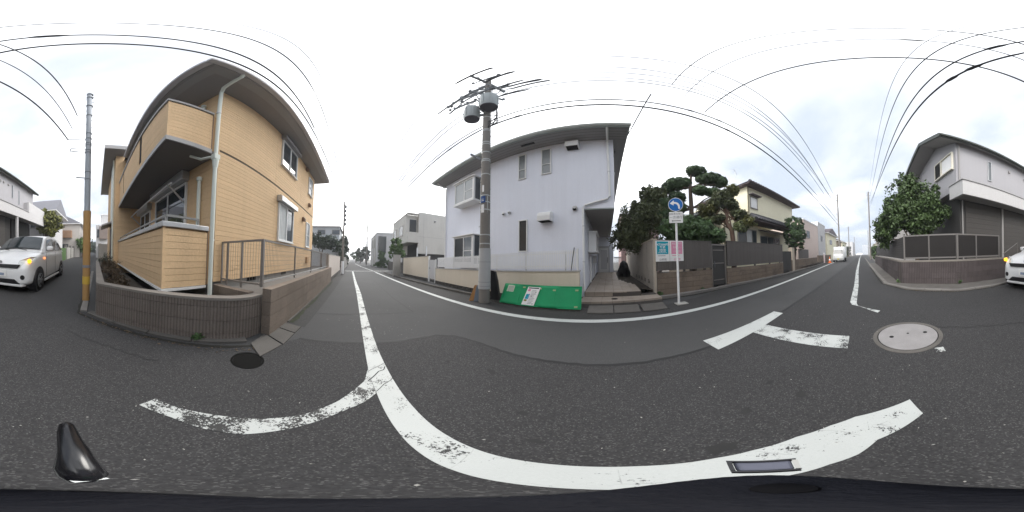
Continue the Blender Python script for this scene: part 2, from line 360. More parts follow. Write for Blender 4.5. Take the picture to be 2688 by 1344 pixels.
def text(body, size, org, xd, yd, m, parent, name='lettering', bold=0.0):
    cu = bpy.data.curves.new('text', 'FONT'); cu.body = body; cu.size = size; cu.align_x = 'CENTER'; cu.offset = bold
    cu.resolution_u = 3
    ob = bpy.data.objects.new('text', cu)
    me = bpy.data.meshes.new_from_object(ob)
    bpy.data.objects.remove(ob); bpy.data.curves.remove(cu)
    xd = Vector(xd).normalized(); yd = Vector(yd).normalized(); org = Vector(org)
    off = OFF.get(parent.name, Vector((0, 0, 0)))
    for v in me.vertices: v.co = org + xd * v.co.x + yd * v.co.y - off
    me.materials.clear(); me.materials.append(m)
    o = bpy.data.objects.new(name, me); COL.objects.link(o); o.parent = parent; OFF[o.name] = off
    return o

def window(parent, axis, c, sgn, a0, a1, z0, z1, fr=TRIM, gl=GLASS, fw=0.045, mull=(), depth=0.05, sill=True, rails=(), curtain=False):
    """window on plane x=c or y=c facing sgn; a0..a1 along the other axis. window > pane, sill"""
    def bx(s, a, b, d0, d1, zz0, zz1):
        lo, hi = c + sgn * d0, c + sgn * d1
        if axis == 'x': s.box(lo, hi, a, b, zz0, zz1)
        else: s.box(a, b, lo, hi, zz0, zz1)
        return s
    s = S()
    bx(s, a0, a0 + fw, 0, depth, z0, z1); bx(s, a1 - fw, a1, 0, depth, z0, z1)
    bx(s, a0 + fw, a1 - fw, 0, depth, z0, z0 + fw); bx(s, a0 + fw, a1 - fw, 0, depth, z1 - fw, z1)
    w = part('window', s, fr, parent, bev=0.004)
    cuts = [a0 + fw] + list(mull) + [a1 - fw]
    for i in range(len(cuts) - 1):
        u0, u1 = cuts[i] + (fw / 2 if i else 0), cuts[i + 1] - (fw / 2 if i < len(cuts) - 2 else 0)
        part('pane', bx(S(), u0, u1, 0.012 + 0.006 * (i % 2), 0.018 + 0.006 * (i % 2), z0 + fw, z1 - fw), CURT if curtain and i % 2 else gl, w)
        if i: part('mullion', bx(S(), cuts[i] - fw / 2, cuts[i] + fw / 2, 0.008, depth - 0.006, z0 + fw, z1 - fw), fr, w)
    for rz in rails: part('rail', bx(S(), a0 + fw, a1 - fw, 0.02, depth - 0.008, rz - fw / 3, rz + fw / 3), fr, w)
    if sill: part('sill', bx(S(), a0 - 0.02, a1 + 0.02, 0, depth + 0.03, z0 - 0.03, z0 - 0.002), fr, w)
    return w

def block_wall(root, path, thick, courses, blen, m, mcore, cap=None, gap=0.007, vgap=0.003):
    """blocks laid along a polyline (outer face on the path, thickness to the left side of travel); each block its own part"""
    P = [Vector((p[0], p[1])) for p in path]
    seg = [0]
    for i in range(1, len(P)): seg.append(seg[-1] + (P[i] - P[i - 1]).length)
    T = seg[-1]
    def at(s):
        s = max(0, min(T, s)); i = max(j for j in range(len(P) - 1) if seg[j] <= s + 1e-9)
        u = (s - seg[i]) / max(1e-9, seg[i + 1] - seg[i]); return P[i].lerp(P[i + 1], min(1, u))
    def nrm(s):
        a, b = at(s - 0.03), at(s + 0.03); d = (b - a).normalized(); return Vector((-d.y, d.x))
    core = S(); N_ = max(2, int(T / 0.1)); sg = 1 if thick > 0 else -1
    zlo, zhi = courses[0][0], courses[-1][1]
    for i in range(N_):
        s0, s1 = max(.014, T * i / N_), min(T - .014, T * (i + 1) / N_)
        q = []
        for s in (s0, s1): q += [at(s) + nrm(s) * 0.012 * sg, at(s) + nrm(s) * (thick - 0.012 * sg)]
        core.hexa([(*q[0], zlo), (*q[2], zlo), (*q[3], zlo), (*q[1], zlo), (*q[0], zhi - 0.004), (*q[2], zhi - 0.004), (*q[3], zhi - 0.004), (*q[1], zhi - 0.004)])
    part('mortar_core', core, mcore, root)
    for ci, (z0, z1) in enumerate(courses):
        s = -blen / 2 * (ci % 2)
        while s < T - 0.02:
            s0, s1 = max(0, s) + vgap / 2, min(T, s + blen) - vgap / 2
            s += blen
            if s1 - s0 < 0.03: continue
            n = max(1, int((s1 - s0) / 0.14)) if len(P) > 2 else 1
            A = [at(s0 + (s1 - s0) * k / n) for k in range(n + 1)]
            jit = random.uniform(-0.0015, 0.0025)
            B_ = [at(s0 + (s1 - s0) * k / n) + nrm(s0 + (s1 - s0) * k / n) * thick for k in range(n + 1)]
            A = [a - nrm(s0) * jit * sg for a in A]
            part('block', S().prism([tuple(p) for p in A] + [tuple(p) for p in B_[::-1]], z0 + gap / 2, z1 - gap / 2), m, root)
    if cap:
        cs = S()
        for i in range(N_):
            s0, s1 = T * i / N_, T * (i + 1) / N_
            q = []
            for s in (s0, s1): q += [at(s) - nrm(s) * 0.008 * sg, at(s) + nrm(s) * (thick + 0.008 * sg)]
            cs.hexa([(*q[0], zhi), (*q[2], zhi), (*q[3], zhi), (*q[1], zhi), (*q[0], zhi + cap), (*q[2], zhi + cap), (*q[3], zhi + cap), (*q[1], zhi + cap)])
        part('coping', cs, CAPM, root)
rng = np.random.default_rng(5)
def leaf_mesh(name, blobs, n, size, m, parent, shell=0.55, elong=1.6, gaps=0.0, face=0.6, rough=0.16, puff=0.13):
    """n small leaf faces spread through ellipsoid blobs [(cx,cy,cz,rx,ry,rz)], dense towards the surface, clumped"""
    vol = np.array([(b[3] * b[4] * b[5]) ** 0.75 for b in blobs]); cnt = (n * vol / vol.sum()).astype(int) + 1
    pts = []; nr = []
    for b, k in zip(blobs, cnt):
        ncl = max(6, int(k / 26)); d = rng.normal(size=(ncl, 3)); d /= np.linalg.norm(d, axis=1)[:, None]
        rad = shell + (1 - shell) * rng.random(ncl) ** 0.7; rad *= 1 + rough * rng.normal(size=ncl)
        cl = d * rad[:, None]
        if gaps:
            keep = rng.random(ncl) > gaps; cl = cl[keep] if keep.sum() > 3 else cl
        idx = rng.integers(0, len(cl), k)
        p = cl[idx] + rng.normal(size=(k, 3)) * puff
        nr.append(p / np.array(b[3:6]) / np.maximum(1e-6, np.linalg.norm(p / np.array(b[3:6]), axis=1))[:, None])
        pts.append(p * np.array(b[3:6]) + np.array(b[:3]))
    p = np.concatenate(pts); k = len(p)
    off = OFF.get(parent.name, Vector((0, 0, 0))) if parent else Vector((0, 0, 0))
    p = p - np.array(off)
    nn = rng.normal(size=(k, 3)); nn /= np.linalg.norm(nn, axis=1)[:, None]
    nn = nn + np.concatenate(nr) * face * 1.4; nn /= np.linalg.norm(nn, axis=1)[:, None]
    a = rng.normal(size=(k, 3)); a -= (a * nn).sum(1)[:, None] * nn; a /= np.linalg.norm(a, axis=1)[:, None]
    c = np.cross(nn, a)
    sz = size * (0.6 + 0.8 * rng.random(k))[:, None]
    v = np.stack([p - a * sz * elong / 2, p + c * sz / 2, p + a * sz * elong / 2, p - c * sz / 2], 1).reshape(-1, 3)
    me = bpy.data.meshes.new(name)
    me.vertices.add(4 * k); me.vertices.foreach_set('co', v.ravel().astype(np.float32))
    me.loops.add(4 * k); me.loops.foreach_set('vertex_index', np.arange(4 * k, dtype=np.int32))
    me.polygons.add(k); me.polygons.foreach_set('loop_start', np.arange(0, 4 * k, 4, dtype=np.int32))
    me.update(calc_edges=True); me.materials.append(m)
    o = bpy.data.objects.new(name, me); COL.objects.link(o)
    if parent: o.parent = parent; OFF[o.name] = off
    return o
def limb_pts(p, q, wob=0.08, n=5):
    p = Vector(p); q = Vector(q); L_ = (q - p).length
    return [p.lerp(q, i / (n - 1)) + Vector((random.uniform(-1, 1), random.uniform(-1, 1), random.uniform(-.4, .4))) * wob * L_ * (0 if i in (0,) else 1) * (0.5 if i == n - 1 else 1) for i in range(n)]
def tree(name, label, base, trunk_top, r0, blobs, n, size, leafm, barkm=BARK, group=None, elong=1.6, shell=0.5, gaps=0.15, cat='tree', crown='crown', face=.6, rough=.16, puff=.13):
    t = thing(name, label, cat, base, group)
    s = S(); tp = limb_pts(base, trunk_top, 0.04, 6); s.tube(tp, [r0 * (1 - 0.11 * i) for i in range(6)], 9)
    part('trunk', s, barkm, t, True)
    for b in blobs[:14]:
        st = tp[random.choice([2, 3, 4])]
        part('limb', S().tube(limb_pts(st, (b[0], b[1], b[2] - 0.2 * b[5]), 0.06, 5), [r0 * .5, r0 * .4, r0 * .3, r0 * .22, r0 * .1], 6), barkm, t, True)
    leaf_mesh(crown, blobs, n, size, leafm, t, shell, elong, gaps, face, rough, puff)
    return t

# ================================================================ ground, roads, markings
GROUND = mat('bare_ground', (0.16, 0.15, 0.135), 0.95, 0.25, 1.0, fine=0.15, bump=0.5)
struct('ground', S().box(-400, 400, -400, 400, -0.5, -0.012), GROUND)
struct('main_road', S().quad((-160, -1.35, 0), (160, -1.35, 0), (160, 5.4, 0), (-160, 5.4, 0)), ASPH)
struct('side_road', S().add([(0.0, -140, 0), (3.7, -140, 0), (3.7, -3.0, 0), (6.1, -1.36, 0), (-1.75, -1.36, 0), (0.02, -2.9, 0)], [(0, 1, 2, 3, 4, 5)]), ASPH)
struct('cross_road', S().add([(-23.5, 5.405, 0), (-16.2, 5.405, 0), (-16.2, 60, 0), (-23.5, 60, 0)], [(0, 1, 2, 3)]), ASPH)
# older coarse surface of the junction, smooth strip left along the far side
patch = [(-2.08, -0.66), (-2.12, 0.47), (-2.13, 1.22), (-1.95, 1.46), (-1.62, 1.55), (-0.99, 1.58), (-0.34, 1.62), (0.25, 1.64), (1.0, 1.67), (4, 1.72), (14, 1.85), (60, 2.6),
         (60, 0.6), (14, -0.3), (6.0, -0.62), (4.9, -1.3), (3.9, -2.6), (3.5, -4), (3.5, -30), (0.45, -30), (0.35, -3.2), (-0.6, -2.15), (-1.2, -1.4)]
struct('road_patch', S().add([(p[0], p[1], 0.004) for p in patch], [tuple(range(len(patch)))]), ASPH2)
def flatline(pts, w, z, name, m):
    P = [Vector(p) for p in pts]; A = []; B_ = []
    for i, p in enumerate(P):
        d = (P[min(i + 1, len(P) - 1)] - P[max(i - 1, 0)]).normalized(); n = Vector((-d.y, d.x)) * w / 2
        A.append(p + n); B_.append(p - n)
    return struct(name, S().strip(A, B_, z), m)
seam = []
for a, b in zip(patch[:11], patch[1:12]):
    for k in range(8):
        u = k / 8; seam.append((a[0] + (b[0] - a[0]) * u + random.uniform(-.012, .012), a[1] + (b[1] - a[1]) * u + random.uniform(-.012, .012)))
flatline(seam, 0.045, 0.006, 'road_seam', SEAM)
flatline([(-3.28, -0.76), (-3.41, 0.14), (-3.42, 1.36)], 0.03, 0.004, 'road_seam', SEAM)
flatline([(-3.42, 1.36), (-5.0, 1.26), (-14, 1.2)], 0.03, 0.004, 'road_seam', SEAM)
# verge beyond the far line (older, darker)
struct('verge', S().add([(-15, 2.3, .003), (-4.7, 2.87, .003), (0, 3.32, .003), (5.5, 3.6, .003), (25, 5.0, .003), (25, 5.35, .003), (4.6, 5.0, .003), (1.3, 4.0, .003), (-0.8, 3.95, .003), (-5, 3.72, .003), (-11.7, 2.95, .003), (-15, 2.75, .003)], [tuple(range(12))]), ASPH3)
struct('verge', S().add([(-15.5, -1.25, .003), (-2.6, -1.16, .003), (-2.5, -0.72, .003), (-6, -0.66, .003), (-15.5, -0.6, .003)], [(0, 1, 2, 3, 4)]), ASPH3)
# white markings, all flat on the road
far = [(-15.17, 2.14), (-12, 2.32), (-8.83, 2.49), (-4.79, 2.74), (-2.95, 2.87), (-1.87, 2.97), (-1.04, 3.06), (-0.42, 3.12), (0.19, 3.17), (1.36, 3.24), (3.1, 3.34), (5.56, 3.5), (12.2, 3.95), (20, 4.45), (60, 6.9)]
flatline(far, 0.17, 0.008, 'road_edge_line', PNT4)
struct('road_edge_line', S().strip([(-15.4, 0.08), (-9.1, 0.2), (-5.46, 0.315), (-3.42, 0.32), (-1.91, 0.335)], [(-15.4, -0.05), (-9.1, 0.08), (-5.46, 0.165), (-3.42, 0.18), (-1.92, 0.18)], 0.008), PNT2)
struct('road_edge_line', S().strip([(-1.91, 0.335), (-1.25, 0.36), (-0.85, 0.375), (-0.52, 0.38), (-0.29, 0.38), (-0.13, 0.385), (0.04, 0.385), (0.23, 0.37), (0.35, 0.345), (0.52, 0.285), (0.66, 0.19), (0.76, 0.09), (0.91, -0.22)],
                                  [(-1.92, 0.18), (-1.45, 0.18), (-1.1, 0.2), (-0.65, 0.22), (-0.44, 0.225), (-0.27, 0.225), (-0.15, 0.22), (0.05, 0.20), (0.2, 0.175), (0.33, 0.12), (0.42, 0.06), (0.54, 0.0), (0.74, -0.24)], 0.008), PNT)
struct('corner_line', S().strip([(-1.5, 0.179), (-1.28, 0.13), (-0.99, -0.05), (-0.79, -0.21), (-0.65, -0.39), (-0.55, -0.56), (-0.43, -0.74), (-0.36, -0.87)],
                               [(-1.1, 0.198), (-1.0, 0.12), (-0.86, -0.03), (-0.63, -0.22), (-0.5, -0.34), (-0.43, -0.47), (-0.36, -0.65), (-0.25, -0.83)], 0.008), PNT3)
struct('centre_mark', S().quad((1.16, 1.53, .008), (2.86, 1.63, .008), (2.88, 1.86, .008), (1.16, 1.86, .008)), PNT4)
struct('centre_mark', S().strip([(1.84, 1.57), (1.83, 0.94), (1.81, 0.24)], [(2.2, 1.59), (2.18, 0.86), (2.15, 0.25)], 0.008), PNT2)
struct('road_edge_line', S().strip([(120, 2.9), (40, 1.45), (11.6, 0.68), (5.91, 0.44), (3.9, 0.40), (3.68, 0.34), (3.5, 0.1), (3.2, -0.26)], [(120, 2.7), (40, 1.25), (11.6, 0.50), (5.91, 0.28), (3.8, 0.24), (3.6, 0.2), (3.4, 0.05), (3.1, -0.2)], 0.008), PNT2)
flatline([(-15.6, -0.7), (-16.5, 2), (-17.9, 5.2)], 0.3, 0.006, 'stop_line', PNT2)
flatline([(-16, 2.2), (-24.8, 1.35), (-40, 0.6)], 0.15, 0.007, 'road_edge_line', PNT2)
# kerb pieces
def kerb_run(pts, w, z0, z1, ln, m, name='kerb_stone'):
    root = thing('kerb', None, None, (*pts[0], 0)); del_ = root
    root['kind'] = 'structure'
    for a, b in zip(pts[:-1], pts[1:]):
        a = Vector(a); b = Vector(b); L_ = (b - a).length; n = max(1, round(L_ / ln)); d = (b - a) / n; nn = Vector((-d.y, d.x)).normalized() * w
        for i in range(n):
            p = a + d * i + d.normalized() * 0.006; q = a + d * (i + 1) - d.normalized() * 0.006; j = random.uniform(-.006, .006)
            part(name, S().hexa([(*p, z0), (*q, z0), (*(q + nn), z0), (*(p + nn), z0), (*p, z1 + j), (*q, z1 + j), (*(q + nn), z1 + j), (*(p + nn), z1 + j)]), m, root, bev=0.008)
    return root
kerb_run([(-2.6, -1.2), (-8.2, -1.2)], -0.16, -.02, 0.03, 0.6, KERB2)
kerb_run([(0.17, -9.0), (0.17, -3.0)], -0.13, -.02, 0.035, 0.6, KERB)
kerb_run([(0.17, -2.9), (-1.1, -1.62), (-1.62, -1.17)], 0.13, -.02, 0.035, 0.6, KERB2)
kerb_run([(-14.5, 2.78), (-11.7, 3.0), (-5.0, 3.78), (-3.6, 3.9)], 0.14, -.02, 0.07, 0.6, KERB2)
kerb_run([(1.5, 4.72), (4.6, 5.04), (9.6, 4.98), (25, 5.6)], 0.18, -.02, 0.09, 0.6, KERB)
kerb_run([(40, 0.1), (14, -0.42), (6.13, -0.66), (4.89, -1.28), (3.94, -2.54), (3.7, -3.6), (3.7, -16)], 0.16, -.02, 0.05, 0.6, KERB)
# gutter slabs at the pier, slabs before the porch
g = thing('kerb', None, None, (-2, -0.8, 0)); g['kind'] = 'structure'
for pts in ([(-1.42, -0.86), (-1.62, -1.12), (-1.98, -1.14), (-1.8, -0.79)], [(-1.82, -0.78), (-2.0, -1.135), (-2.3, -1.15), (-2.2, -0.78)], [(-2.22, -0.78), (-2.32, -1.15), (-2.56, -1.15), (-2.47, -0.77)]):
    part('kerb_stone', S().prism(pts, -.01, 0.02), KERB2, g, bev=0.006)
g = thing('kerb', None, None, (0.5, 3.9, 0)); g['kind'] = 'structure'
for x0 in (-0.52, 0.10, 0.76):
    part('kerb_stone', S().hexa([(x0, 3.66 + .03 * x0, -.01), (x0 + .6, 3.68 + .03 * x0, -.01), (x0 + .6, 4.08, -.01), (x0, 4.06, -.01), (x0, 3.67 + .03 * x0, .02), (x0 + .6, 3.69 + .03 * x0, .02), (x0 + .6, 4.08, .09), (x0, 4.06, .09)]), KERB2, g, bev=0.01)
# manhole and drain
t = thing('manhole_cover', 'pale round concrete manhole cover in the road before the right corner wall', 'manhole cover', (2.08, -0.5, 0.004))
part('frame', S().lathe([(0.46, 0.0), (0.46, 0.011), (0.405, 0.011), (0.405, 0.0)], 2.06, -0.52, 40), KERB2, t)
part('gap_ring', S().lathe([(0.404, 0.0), (0.404, 0.007), (0.392, 0.007), (0.392, 0.0)], 2.06, -0.52, 40), DARK, t)
part('lid', S().lathe([(0.39, 0.0), (0.39, 0.012), (0.0, 0.013)], 2.06, -0.52, 40), mat('manhole_concrete', (0.26, 0.25, 0.25), 0.9, 0.2, 5, fine=0.1, bump=0.2), t)
for a, b in ((2.0, -0.3), (2.0, -0.76), (2.05, -0.53)): part('key_hole', S().lathe([(0.03 if b != -.53 else .018, 0.0), (0.03 if b != -.53 else .018, 0.0145), (0.0, 0.0145)], a + .06, b, 12), DARK, t)
struct('road_mark', S().quad((1.52, -0.68, .008), (1.62, -0.70, .008), (1.60, -0.80, .008), (1.50, -0.78, .008)), PNT2)
t = thing('drain_cover', 'dark round iron drain cover in the asphalt by the curved block wall corner', 'drain cover', (-1.29, -0.92, 0.004))
IRON = mat('dark_iron', (0.009, 0.0088, 0.0085), 0.9, 0.25, 6, bump=0.5, spec=0.1)
part('rim', S().lathe([(0.165, 0.0), (0.165, 0.01), (0.145, 0.01), (0.145, 0.0)], -1.29, -0.92, 32), IRON, t)
part('lid', S().lathe([(0.142, 0.0), (0.142, 0.008), (0.0, 0.008)], -1.29, -0.92, 32), IRON, t)

# ================================================================ planter wall of the orange house
t = thing('block_wall', 'low curved brown block planter wall round the corner of the orange house', 'wall', (-1.4, -1.4, 0))
arc = [(0.05, -9.0), (0.0, -2.8), (-1.25, -1.6), (-1.42, -1.44), (-1.55, -1.33), (-1.72, -1.25), (-1.966, -1.215)]
block_wall(t, arc, 0.13, [(0.0, 0.11), (0.11, 0.31), (0.31, 0.51), (0.51, 0.60)], 0.40, BLK, MORT, cap=0.035)
t = thing('block_wall', 'straight brown block wall under the brown mesh fence along the street', 'wall', (-5, -1.2, 0))
block_wall(t, [(-1.97, -1.2), (-8.12, -1.2)], -0.14, [(0.0, 0.13), (0.13, 0.33), (0.33, 0.53), (0.53, 0.73)], 0.40, BLKS, MORT)
block_wall(t, [(-1.985, -1.36), (-1.985, -2.12)], 0.13, [(0.0, 0.13), (0.13, 0.33), (0.33, 0.53), (0.53, 0.66)], 0.40, BLKS, MORT)
struct('planter_soil', S().add([(-0.12, -12, .42), (-0.14, -2.85, .42), (-1.3, -1.72, .40), (-1.96, -1.42, .36), (-2.1, -2.14, .36), (-1.0, -2.6, .42), (-0.93, -12, .42)], [tuple(range(7))]), SOIL)
struct('lot_slab', S().box(-8.1, -2.12, -2.14, -1.35, -.1, 0.55), KERB)
t = thing('mesh_fence', 'brown aluminium mesh fence standing on the block wall beside the orange house', 'fence', (-5, -1.27, 0.73))
for (x, w) in ((-2.05, 0.046), (-3.42, 0.03), (-4.85, 0.03), (-6.3, 0.03), (-8.0, 0.04)):
    part('post', S().box(x - w / 2, x + w / 2, -1.27 - w / 2, -1.27 + w / 2, 0.725, 1.44 + (0.02 if w > .05 else 0)), ALUD, t, bev=0.004)
part('top_rail', S().beam((-2.08, -1.27, 1.425), (-8.0, -1.27, 1.385), 0.04, 0.03), ALUD, t)
part('bottom_rail', S().beam((-2.08, -1.27, 0.80), (-8.0, -1.27, 0.79), 0.03, 0.025), SILV, t)
part('top_rail', S().beam((-2.05, -1.30, 1.425), (-2.05, -2.13, 1.40), 0.035, 0.03), ALUD, t)
part('bottom_rail', S().beam((-2.05, -1.30, 0.76), (-2.05, -2.13, 0.75), 0.03, 0.025), ALUD, t)
for y in (-1.66, -1.98, -2.12): part('post', S().box(-2.065, -2.035, y - .014, y + .014, 0.66, 1.41), ALUD, t)
s = S()
for i in range(118): s.box(-2.1 - i * .05, -2.097 - i * .05, -1.272, -1.269, 0.81, 1.42)
for k in range(7): s.box(-8.0, -2.08, -1.2755, -1.2725, 0.86 + k * .085, 0.864 + k * .085)
for i in range(15): s.box(-2.052, -2.049, -1.34 - i * .052, -1.337 - i * .052, 0.77, 1.41)
tag(part('mesh_wire', s, ALUD, t), kind='stuff')
# next plaster wall along the street
PW = mat('pinkish_plaster', (0.56, 0.50, 0.45), 0.9, 0.08, 1, bump=0.2, streak=0.08)
s = S().box(-15.2, -8.16, -1.36, -1.2, 0, 1.38)
t = thing('plaster_wall', 'plain pinkish plaster wall on the street beyond the mesh fence', 'wall', (-12, -1.28, 0))
part('wall_panel', S().box(-15.2, -8.14, -1.36, -1.2, 0.12, 1.36), PW, t); part('footing', S().box(-15.2, -8.14, -1.365, -1.195, 0, 0.115), KERB2, t); part('coping', S().box(-15.2, -8.14, -1.37, -1.19, 1.363, 1.40), CONC, t)
# dry shrubs in the planter
for (x, y, r, h, lf, lab) in ((-0.5, -3.6, .26, .16, LF_DRY, 'low dry brown shrub nearest the corner in the planter'), (-0.45, -4.6, .3, .26, LF_DRY, 'brown and yellow shrub in the middle of the narrow planter'), (-0.45, -5.9, .34, .42, LF_DRY, 'taller dry shrub at the far end of the narrow planter'), (-.4, -7.4, .34, .5, LF_DK, 'dark shrub beside the entrance end of the planter')):
    t = thing('planter_shrub', lab, 'shrub', (x, y, .42), 'shrubs in the planter bed')
    st = S()
    for k in range(9):
        a = random.uniform(0, 6.28); st.tube([(x, y, .41), (x + r * .5 * math.cos(a), y + r * .5 * math.sin(a), .42 + h * .6), (x + r * math.cos(a), y + 1.6 * r * math.sin(a), .42 + h)], [.008, .006, .003], 4)
    part('stem', st, BARK, t)
    leaf_mesh('foliage', [(x, y, .42 + h * .55, r, r * 1.7, h * .7)], 1800, 0.026, lf, t, 0.2, gaps=.3, rough=.3)

# ================================================================ orange house
oh = thing('orange_house', 'two storey house in orange brick-pattern siding with a corner balcony', 'house', (-4, -5, 0))
WX, WY, EZ = -1.88, -2.15, 5.55
part('wall', S().box(-8.25, WX - .03, -12, WY - .03, 0.70, EZ), ORGC, oh)
part('foundation', S().box(-8.22, WX - .06, -11.95, WY - .06, -0.1, 0.698), CONC, oh)
part('wall', S().prism([(-1.906, -7.23), (-0.78, -7.23), (-0.78, -12), (-1.906, -12)], 0.2, 5.95), ORGC, oh)
def siding(axis, c, sgn, a0, a1, z0, z1, step=0.092, holes=()):
    z = z0
    while z < z1 - .02:
        zt = min(z + step - 0.0045, z1)
        cuts = [(a0, a1)]
        for h in holes:
            if h[2] < zt and h[3] > z:
                cuts = [q for p in cuts for q in ((p[0], min(p[1], h[0])), (max(p[0], h[1]), p[1])) if q[1] - q[0] > .01]
        for (p, q) in cuts:
            j = random.uniform(0, .002); s = S()
            if axis == 'x': s.box(c - sgn * .028, c + sgn * j, p, q, z, zt)
            else: s.box(p, q, c - sgn * .028, c + sgn * j, z, zt)
            part('siding_course', s, ORG, oh)
        z += step
for xa, xb in ((-8.25, -6.124), (-6.12, -3.994), (-3.99, WX)):
    siding('y', WY, 1, xa, xb, 0.70, 3.28)
    siding('y', WY, 1, xa, xb, 3.33, EZ)
part('belt_joint', S().box(-8.25, WX + .003, WY - .03, WY - .008, 3.285, 3.325), mat('dark_brown_trim', (0.07, 0.05, 0.035), 0.7), oh)
siding('x', WX, 1, -7.2, WY - .002, 0.70, EZ, 0.13)
siding('x', -0.75, 1, -12, -7.202, 0.22, 5.95, 0.13)
siding('y', -7.2, 1, -1.87, -0.752, 0.6, 5.95, 0.13)
# roof: hipped slab with fascia, gutter and flat soffit
ZS = 5.555
part('soffit', S().add([(-8.7, -1.56, ZS), (-1.16, -1.56, ZS), (-1.16, -6.7, ZS), (-1.16, -13, ZS), (-8.7, -13, ZS)], [(0, 1, 2, 3, 4)]), GREYS, oh)
part('fascia', S().box(-8.72, -1.12, -1.56, -1.525, ZS - .01, ZS + .15).box(-1.155, -1.12, -6.7, -1.56, ZS - .01, ZS + .15).box(-8.74, -8.705, -13, -1.525, ZS - .01, ZS + .15), FASC, oh, bev=0.006)
part('soffit_band', S().box(-8.7, -1.16, -1.74, -1.562, ZS - .014, ZS - .003).box(-1.33, -1.16, -6.7, -1.742, ZS - .014, ZS - .003), FASC, oh)
part('gutter', S().box(-8.72, -1.0, -1.523, -1.41, ZS + .0, ZS + .12).box(-1.118, -1.0, -6.7, -1.524, ZS + .0, ZS + .12), mat('pale_lilac_gutter', (.56, .55, .57), .45, .05), oh, bev=0.02)
part('roof', S().add([(-8.7, -1.5, ZS + .152), (-1.1, -1.5, ZS + .152), (-1.1, -13, ZS + .152), (-8.7, -13, ZS + .152), (-4.9, -5.2, 6.9), (-4.9, -10, 6.9)], [(0, 1, 4), (1, 2, 5, 4), (2, 3, 5), (3, 0, 4, 5)]), ROOFT, oh)
part('porch_roof', S().box(-1.11, -0.27, -13.5, -6.6, 5.97, 6.12), GREYS, oh, bev=0.01)
part('fascia', S().box(-1.13, -0.22, -6.595, -6.55, 5.95, 6.16).box(-.265, -.22, -13.5, -6.6, 5.95, 6.16), FASC, oh, bev=0.006)
# windows on the street wall
w = window(oh, 'y', WY, 1, -5.37, -4.2, 1.66, 2.82, TRIM, GLASS, 0.045, mull=(-4.8,), depth=0.055, curtain=True)
part('shutter_box', S().ext([(WY + .005, 2.83), (WY + .17, 2.83), (WY + .17, 2.98), (WY + .12, 3.03), (WY + .005, 3.03)], 'x', -5.45, -4.12), SILV, oh, bev=0.006)
w = window(oh, 'y', WY, 1, -5.5, -4.25, 4.2, 5.32, TRIM, GLASS, 0.045, mull=(-4.88,), depth=0.055)
part('shutter_box', S().ext([(WY + .005, 5.33), (WY + .17, 5.33), (WY + .17, 5.46), (WY + .12, 5.50), (WY + .005, 5.50)], 'x', -5.58, -4.18), FASC, oh, bev=0.006)
window(oh, 'y', WY, 1, -7.55, -6.98, 1.66, 2.80, TRIM, FROST, 0.045, rails=(2.2,))
window(oh, 'y', WY, 1, -7.75, -7.12, 4.25, 5.2, TRIM, FROST, 0.045, rails=(4.7,))
VENT = mat('brown_vent', (0.20, 0.13, 0.09), 0.6)
for (x, z) in ((-6.5, 2.72), (-7.3, 3.62), (-6.7, 5.3)):
    part('vent_hood', S().ext([(WY + .003, z), (WY + .13, z - .02), (WY + .13, z + .1), (WY + .08, z + .17), (WY + .003, z + .17)], 'x', x - .08, x + .08), VENT, oh, bev=0.008)
part('meter_box', S().box(-7.42, -7.14, WY + .003, WY + .09, .92, 1.2), mat('orange_box', (0.5, .31, .16), .6), oh, bev=0.01)
for x in (-4.9, -3.1): part('floor_vent', S().box(x - .18, x + .18, WY - .06, WY - .05, .60, .68), DARK, oh)
# corner downpipe and hopper
pp = part('downpipe', S().tube([(-1.66, -1.98, 0.3), (-1.72, -2.03, 2.9), (-1.76, -2.06, 5.28), (-1.7, -1.95, 5.38), (-1.64, -1.55, 5.50), (-1.62, -1.5, 5.6)], 0.036, 14), PIPEM, oh, True)
part('hopper', S().box(-1.78, -1.66, -2.08, -1.98, 2.92, 3.04).tube([(-1.72, -2.03, 2.74), (-1.72, -2.03, 2.92)], [.042, .06], 12), PIPEM, pp, bev=0.012)
part('hopper_arm', S().tube([(-1.70, -2.06, 3.0), (-1.62, -2.3, 3.02), (-1.5, -2.45, 3.13)], 0.028, 10), PIPEM, pp, True)
for z in (1.4, 4.3): part('pipe_clip', S().tube([(-1.69 - .01 * z, -2.005 - .009 * z, z), (-1.69 - .01 * z, -2.005 - .009 * z, z + .03)], 0.042, 14), SILV, pp)
# balconies on the side: terrace wall below, balcony above
FX, FY, BY = -0.93, -2.19, -7.19
def balcony(z0, z1, zc, slits):
    bl = part('balcony', S().box(-1.87, FX - .03, FY - .15, FY - .03, z0, z1).box(FX - .15, FX - .03, BY + .003, FY - .16, z0, z1), ORGC, oh)
    def course(s): link('siding_course', s, ORG, bl)
    z = z0 + .005; step = 0.1
    while z < z1 - .03:
        zt = min(z + step - .005, z1)
        j = random.uniform(0, .002)
        course(S().box(-1.74, FX, FY - .028, FY + j, z, zt))
        segs = [(BY + .004, FY - .03)]
        for (a, b, c0, c1) in slits:
            if c0 < zt and c1 > z: segs = [q for p in segs for q in ((p[0], min(p[1], a)), (max(p[0], b), p[1])) if q[1] - q[0] > .02]
        for (a, b) in segs: course(S().box(FX - .028, FX + j, a, b, z, zt))
        z += step
    link('corner_trim', S().box(FX - .035, FX + .004, FY - .035, FY + .004, z0, z1), ORG, bl)
    link('coping', S().box(-1.75, FX + .03, FY - .17, FY + .03, z1, zc).box(FX - .17, FX + .03, BY, FY - .172, z1, zc), SILV if z0 < 2 else FASC, bl, bev=0.008)
    link('end_trim', S().box(-1.76, -1.742, FY - .15, FY + .004, z0, z1), VENT, bl)
    return bl
